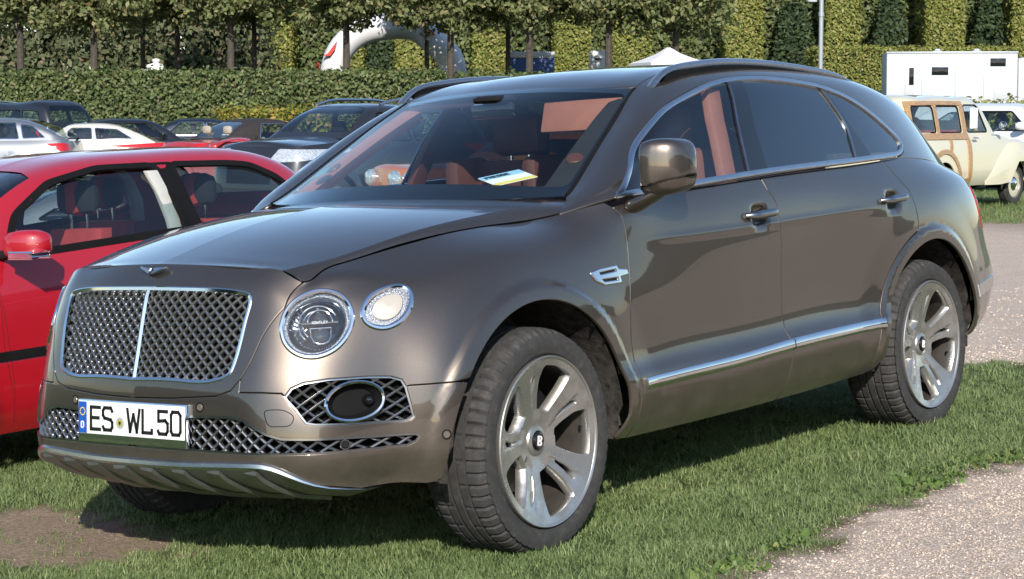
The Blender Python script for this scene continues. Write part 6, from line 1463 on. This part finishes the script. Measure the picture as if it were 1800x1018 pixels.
# ---------------------------------------------------------------- the individual cars
def red_hatch():
    X0, Y0 = -1.05, 3.03
    m = Matrix([list(M_SUV[i])+[0] for i in range(3)]+[[0, 0, 0, 1]]) @ Matrix.Translation((X0, Y0, -.03))
    sp = dict(L=3.80, W=1.66, H=1.505, zb=.24, paint='red_paint', cowl=.98, rf=1.78, rr=3.30, tail=3.72, r=.30, fo=.78, wb=2.46, nose=.74, hood=.98, belt=1.07, deck=1.08, step=.035,
              edge=[(0, .72), (.5, .88), (.98, .985), (1.5, 1.015), (2.3, 1.062), (2.9, 1.105), (3.4, 1.14), (3.8, 1.12)], roof=[(.98, 1.02), (1.40, 1.30), (1.78, 1.455), (2.3, 1.515), (2.8, 1.52), (3.3, 1.475), (3.55, 1.35), (3.72, 1.17)], tumble=1.05, rear_rake=.10,
              dlo=[[(1.40, 1.045), (2.52, 1.100), (2.46, 1.425), (2.10, 1.425), (1.78, 1.365), (1.52, 1.225)], [(2.60, 1.105), (3.32, 1.165), (3.40, 1.205), (3.27, 1.325), (3.10, 1.40), (2.95, 1.415), (2.56, 1.425)]], wr=.045, trimw=.022,
              mould=[(.600, .022, 'rubber_trim')], seams=[[(1.30, .30), (1.26, .65), (1.28, .98)], [(2.56, .30), (2.60, .65), (2.57, 1.07)]], lamps=[[(.36, .58), (.70, .60), (.72, .76), (.42, .74)]], tails=[[(.62, .75), (.74, .75), (.74, 1.0), (.62, 1.0)]],
              seat='seat_black', seat2='seat_red', seats=(2.05, 2.85), mpos=(1.36, 1.10), glass='clear_cabin_glass', screenglass='clear_cabin_glass')
    root = make_car('red_hatchback', 'bright red three-door hatchback parked left behind the taupe SUV', m, sp)
    S, SCg = sp['_S'], sp['_SC']
    # black upright pillar between the side windows, pale inner pillar trim, silver indicator under the mirror, door handle
    high = lambda p: p[:, 1] > .35
    bp = SCg.xz([(2.505, 1.085), (2.618, 1.092), (2.572, 1.438), (2.442, 1.438)], high)
    both('centre_pillar', trim(SCg, bp, step=.06, gap=0, rim=.003, off=.002), 'rubber_trim', root)
    for s in (-1, 1):
        mb = MB(); mb.box((1.30, s*(.83+.02), 1.045), (1.40, s*(.83+.17), 1.066), .008); mb.build('mirror_indicator', 'chrome', root)
        rings = [[(xx-.03, s*ww, z), (xx+.045, s*ww, z), (xx+.045, s*(ww-.03), z), (xx-.03, s*(ww-.03), z)] for z, xx, ww in ((1.02, 2.47, .70), (1.15, 2.46, .675), (1.30, 2.43, .635), (1.40, 2.40, .60))]
        mb = MB(); mb.loft(rings); mb.build('pillar_cover', 'light_trim', root, bev=.006)
        rings = [[(xx-.03, s*ww, z), (xx+.05, s*ww, z), (xx+.05, s*(ww-.04), z), (xx-.03, s*(ww-.04), z)] for z, xx, ww in ((1.10, 3.42, .70), (1.22, 3.38, .66), (1.34, 3.28, .61), (1.41, 3.17, .57))]
        mb = MB(); mb.loft(rings); mb.build('rear_pillar_cover', 'light_trim', root, bev=.006)
        mb = MB(); mb.box((2.28, s*.842, .83), (2.46, s*.872, .862), .012); mb.build('door_handle', 'red_paint', root)
def build_fleet():
    glass('clear_cabin_glass', (.72, .80, .80), extra=.015)
    red_hatch()
    UP = YAW+pi/2                     # world direction pointing left in the picture
    LF = YAW-pi/2                     # tail points right in the picture, nose to the left
    d2 = lambda xs, z0, z1: trap(*xs, z0, z1)
    sedan = dict(L=4.75, W=1.83, H=1.43, zb=.2, cowl=1.35, rf=2.05, rr=3.35, tail=4.15, r=.32, fo=.88, wb=2.80, nose=.70, hood=.95, belt=.98, deck=1.02, lamps=[[(.45, .60), (.80, .62), (.82, .72), (.5, .70)]], tails=[[(.55, .78), (.82, .76), (.84, .92), (.58, .92)]], grille=[[(0, .45), (.36, .45), (.36, .64), (0, .64)]],
                 dlo=[trap(1.75, 2.13, 2.72, 2.76, 1.01, 1.33), [(2.84, 1.01), (3.70, 1.03), (3.28, 1.31), (2.80, 1.33)]])
    suvb = dict(L=4.90, W=1.95, H=1.80, zb=.28, cowl=1.30, rf=1.95, rr=4.35, tail=4.72, r=.38, fo=.88, wb=2.90, nose=.95, hood=1.14, belt=1.17, deck=1.19, lamps=[[(.50, .80), (.86, .82), (.88, .98), (.52, .96)]], tails=[[(.74, .86), (.88, .86), (.88, 1.14), (.74, 1.14)]], grille=[[(0, .62), (.42, .62), (.44, .92), (0, .92)]],
                dlo=[trap(1.62, 1.98, 2.66, 2.72, 1.20, 1.66), trap(2.80, 2.74, 3.62, 3.70, 1.20, 1.66), [(3.78, 1.21), (4.45, 1.23), (4.28, 1.62), (3.72, 1.66)]])
    S = lambda base, **k: {**base, **k}
    put = lambda px, D, hd, L: Matrix.Translation(tuple(spot_at(px, D))) @ Matrix.Rotation(hd, 4, 'Z') @ Matrix.Translation((-L/2, 0, 0))      # by the car's middle
    cg = dict(glass='clear_cabin_glass', screenglass='clear_cabin_glass')
    # back rows, seen over the red roof
    make_car('dark_offroader', 'black boxy off-roader at the left edge with its tail towards the camera', put(28, 50, LF-.62, 4.9), S(suvb, paint='black_paint', H=1.88, **cg))
    make_car('silver_estate', 'silver grey estate car at the left edge behind the red roof', put(-40, 43, LF-.06, 4.8), S(sedan, paint='silver_paint', L=4.8, H=1.48, rr=3.75, tail=4.60, deck=1.0, dlo=[trap(1.78, 2.2, 2.72, 2.76, 1.02, 1.37), trap(2.90, 2.86, 3.55, 3.66, 1.02, 1.37), [(3.74, 1.03), (4.22, 1.05), (3.92, 1.30), (3.66, 1.34)]], wintrim='chrome'))
    make_car('cream_classic', 'small cream classic car roof in front of the black saloon', put(165, 44, LF+.10, 3.95), S(sedan, paint='ivory_paint', L=3.95, W=1.55, H=1.36, cowl=1.05, rf=1.55, rr=2.6, tail=3.45, fo=.7, wb=2.4, r=.30, nose=.68, hood=.92, belt=.96, deck=.90, dlo=[trap(1.35, 1.62, 2.05, 2.08, .99, 1.25), [(2.16, .99), (2.95, 1.01), (2.60, 1.22), (2.12, 1.25)]], lamps=[[(.45, .58), (.62, .58), (.62, .74), (.45, .74)]], wintrim='chrome', tumble=.9, **cg))
    make_car('black_saloon', 'black saloon facing right in the back row above the red roof', put(235, 49, UP+.45, 4.75), S(sedan, paint='black_paint', H=1.46, **cg))
    make_car('dark_coupe', 'dark blue four-door coupe with sloping tail in the back row', put(345, 52, LF+.12, 4.95), S(sedan, paint='midnight_paint', H=1.46, rr=3.2, tail=4.45, L=4.95, dlo=[trap(1.75, 2.15, 2.75, 2.79, 1.01, 1.35), [(2.87, 1.01), (3.75, 1.04), (3.30, 1.30), (2.83, 1.35)]], wintrim='chrome'))
    make_car('red_classic', 'red classic coupe with dark vinyl roof and beige seats', put(462, 43, UP+.75, 4.55), S(sedan, paint='deep_red_paint', roofmat='vinyl_roof', L=4.55, W=1.76, H=1.44, cowl=1.5, rf=2.0, rr=2.95, tail=3.65, fo=.8, wb=2.5, r=.32, nose=.80, hood=.98, belt=.98, deck=.95, seat='seat_beige', dlo=[trap(1.87, 2.14, 2.72, 2.84, 1.01, 1.33)], wintrim='chrome', **cg))
    make_car('dark_crossover', 'dark grey SUV with roof rails and a large clear headlamp behind the red car', put(634, 29, LF+.90, 4.6), S(suvb, paint='anthracite_paint', L=4.6, W=1.88, H=1.74, nose=1.12, hood=1.20, belt=1.18, deck=1.19, cowl=1.18, rf=1.90, rr=3.9, tail=4.45, fo=.85, wb=2.75, r=.36, crown=.07, step=.05, dlo=[trap(1.52, 1.94, 2.47, 2.54, 1.20, 1.60), trap(2.62, 2.56, 3.32, 3.40, 1.20, 1.60), [(3.48, 1.21), (4.07, 1.22), (3.87, 1.56), (3.42, 1.60)]], lamps=[[(.36, .92), (.84, .94), (.92, 1.12), (.48, 1.10)]], rails=True, **cg))
    # seen through the windows
    sports = make_car('red_sports_car', 'red sports car with yellow shield seen through the red hatchback window', put(418, 35, LF+.10, 4.3), S(sedan, paint='deep_red_paint', L=4.3, W=1.74, H=1.14, nose=.64, hood=.86, belt=.88, deck=.90, cowl=1.35, rf=1.95, rr=2.5, tail=3.6, fo=1.05, wb=2.35, r=.33, dlo=[trap(1.75, 2.0, 2.45, 2.6, .90, 1.06)], zb=.14))
    for s_ in (-1, 1):
        mb = MB(); mb.prism([(1.62, .80), (1.70, .80), (1.70, .74), (1.66, .68), (1.62, .74)], s_*.865, s_*.885); mb.build('shield_badge', 'star_yellow', sports)
    make_car('silver_coupe', 'low silver grey car seen through the red hatchback front window', put(140, 17, LF+.35, 4.3), S(sedan, paint='silver_paint', L=4.3, W=1.75, H=1.24, nose=.66, hood=.88, belt=.92, deck=.92, dlo=[trap(1.72, 2.1, 2.6, 2.7, .94, 1.15)], rr=2.9, tail=3.8, wb=2.5, mirrors=False))
    oc = make_car('orange_classic', 'orange classic car with twin round headlamps seen through the SUV windscreen', put(955, 23.4, LF+.42, 4.1), S(sedan, paint='orange_paint', L=4.1, W=1.60, H=1.46, nose=1.03, hood=1.08, belt=1.06, deck=.88, cowl=1.3, rf=1.75, rr=2.7, tail=3.3, fo=.75, wb=2.35, r=.30, rake=.02, lamps=[], dlo=[trap(1.62, 1.88, 2.5, 2.6, 1.09, 1.36)], **cg))
    for s_ in (-1, 1):
        for w_ in (.38, .58):
            mb = MB(); mb.lathe([(.001, -.05), (.07, -.04), (.095, -.01), (.10, .08)], 20, 'x', c=(.0+.10*(w_ > .5), s_*w_, .92)); mb.build('round_headlamp', 'lamp_glassy', oc)
    # right side
    make_car('white_hatchback', 'white modern car at the right edge behind the wooden estate', put(1800, 33, UP-.75, 4.4), S(sedan, paint='pure_white_paint', L=4.4, H=1.47, nose=.78, hood=.98, belt=1.0, deck=1.05, rr=3.6, tail=4.2))
    morris()
def morris():
    """cream estate with a timber-framed rear body, nose to the right"""
    p = spot_at(1738, 28.6); m = Matrix.Translation(tuple(p)) @ Matrix.Rotation(YAW+pi/2+.88, 4, 'Z')
    sp = dict(L=3.80, W=1.42, H=1.52, zb=.30, paint='cream_paint', cowl=1.18, rf=1.48, rr=3.55, tail=3.72, r=.30, fo=.62, wb=2.18, nose=.78, hood=1.00, belt=1.0, deck=1.0, flare=.0, rake=.05, rear_rake=.0, tumble=.62,
              roof=[(1.18, 1.02), (1.30, 1.22), (1.48, 1.44), (1.9, 1.52), (2.6, 1.53), (3.3, 1.51), (3.60, 1.46), (3.72, 1.10)], dlo=[[(1.42, 1.03), (2.02, 1.03), (2.02, 1.40), (1.60, 1.40)], [(2.18, 1.03), (2.80, 1.03), (2.80, 1.38), (2.18, 1.38)], [(2.90, 1.03), (3.46, 1.03), (3.46, 1.38), (2.90, 1.38)]], wr=.05, seat='seat_red', headrest=False, wface='cream_paint', rim=.66, lamps=[], seats=(2.05, 2.75), glass='clear_cabin_glass', screenglass='clear_cabin_glass', mirrors=False, tw=.14)
    root = make_car('wooden_estate', 'cream vintage estate car with varnished wooden rear frame at right', m, sp)
    S, SCg = sp['_S'], sp['_SC']; fl = lambda q: (q[:, 1] > .3) & (q[:, 0] > .2); hi = lambda q: q[:, 1] > .3
    pr = lambda w, d=.018: [(-w, -.01), (-w, d), (w, d), (w, -.01)]
    for S_, pts, w in ((SCg, [(2.10, 1.01), (2.10, 1.20), (2.10, 1.41)], .045), (SCg, [(2.85, 1.01), (2.85, 1.20), (2.85, 1.40)], .03), (SCg, [(3.53, 1.01), (3.53, 1.2), (3.53, 1.40)], .045), (SCg, [(2.06, 1.415), (2.8, 1.415), (3.56, 1.405)], .03), (S, [(2.06, .975), (2.8, .975), (3.58, .975)], .045), (S, [(2.10, .95), (2.09, .7), (2.12, .45), (2.14, .33)], .045), (S, [(2.14, .40), (2.3, .38), (2.42, .40)], .035), (S, [(2.6, .95), (2.62, .82), (2.66, .74)], .03), (S, [(3.54, .95), (3.54, .7), (3.52, .45)], .04)):
        uv = S_.xz(curve(np.array(pts), 12), fl if S_ is S else hi); strip('wood_rail', S_, uv, pr(w), 'ash_wood', root)
    a_ = [(2.80+.42*cos(t), .36+.42*sin(t)) for t in np.linspace(.1, pi-.1, 18)]; strip('wood_arch', S, S.xz(a_, fl), pr(.03), 'ash_wood', root)
    for s in (-1, 1):   # bulbous front wings
        rings = []
        for x, zt_, wi, wo, zb_ in ((.02, .62, .50, .60, .50), (.08, .76, .46, .70, .40), (.25, .86, .42, .76, .34), (.50, .92, .40, .785, .62), (.75, .92, .40, .785, .62), (.98, .87, .42, .775, .34), (1.25, .74, .46, .745, .31), (1.50, .56, .52, .72, .31), (1.62, .44, .60, .69, .31)):
            rings.append([(x, s*(wi+(wo-wi)*(.5+.5*np.sign(cos(t))*abs(cos(t))**.7)), zb_+(zt_-zb_)*max(0, np.sign(sin(t))*abs(sin(t))**.75)) for t in np.linspace(0, pi, 16)])
        mb = MB(); mb.loft(rings, False, False); mb.build('front_fender', 'cream_paint', root, angle=70)
        mb = MB(); mb.lathe([(.001, -.03), (.05, -.025), (.085, 0), (.095, .03)], 20, 'x', c=(-.0, s*.56, .70)); mb.build('headlamp', 'lamp_glassy', root)
        mb = MB(); mb.lathe([(.001, 0), (.055, .004), (.06, .012), (.05, .03)], 16, 'x', c=(1.30, s*.80, 1.12)); mb.build('door_mirror', 'chrome', root); mb = MB(); mb.tube([(1.33, s*.80, 1.12), (1.38, s*.68, 1.03)], .008, 6); mb.build('mirror_arm', 'chrome', root)
        mb = MB(); mb.box((1.90, s*.700, .945), (2.02, s*.735, .968), .008); mb.build('door_handle', 'chrome', root)
    mb = MB(); mb.box((1.72, -.62, 1.08), (1.94, -.612, 1.36), .002); mb.build('window_notice', 'paper', root); mb = MB()
    mb.box((1.72, .612, 1.08), (1.94, .62, 1.36), .002); mb.build('window_notice', 'paper', root)
# ---------------------------------------------------------------- build everything
build_ground()
build_background()
suv = build_suv()
build_fleet()
build_grass(); build_weeds(); build_stones()
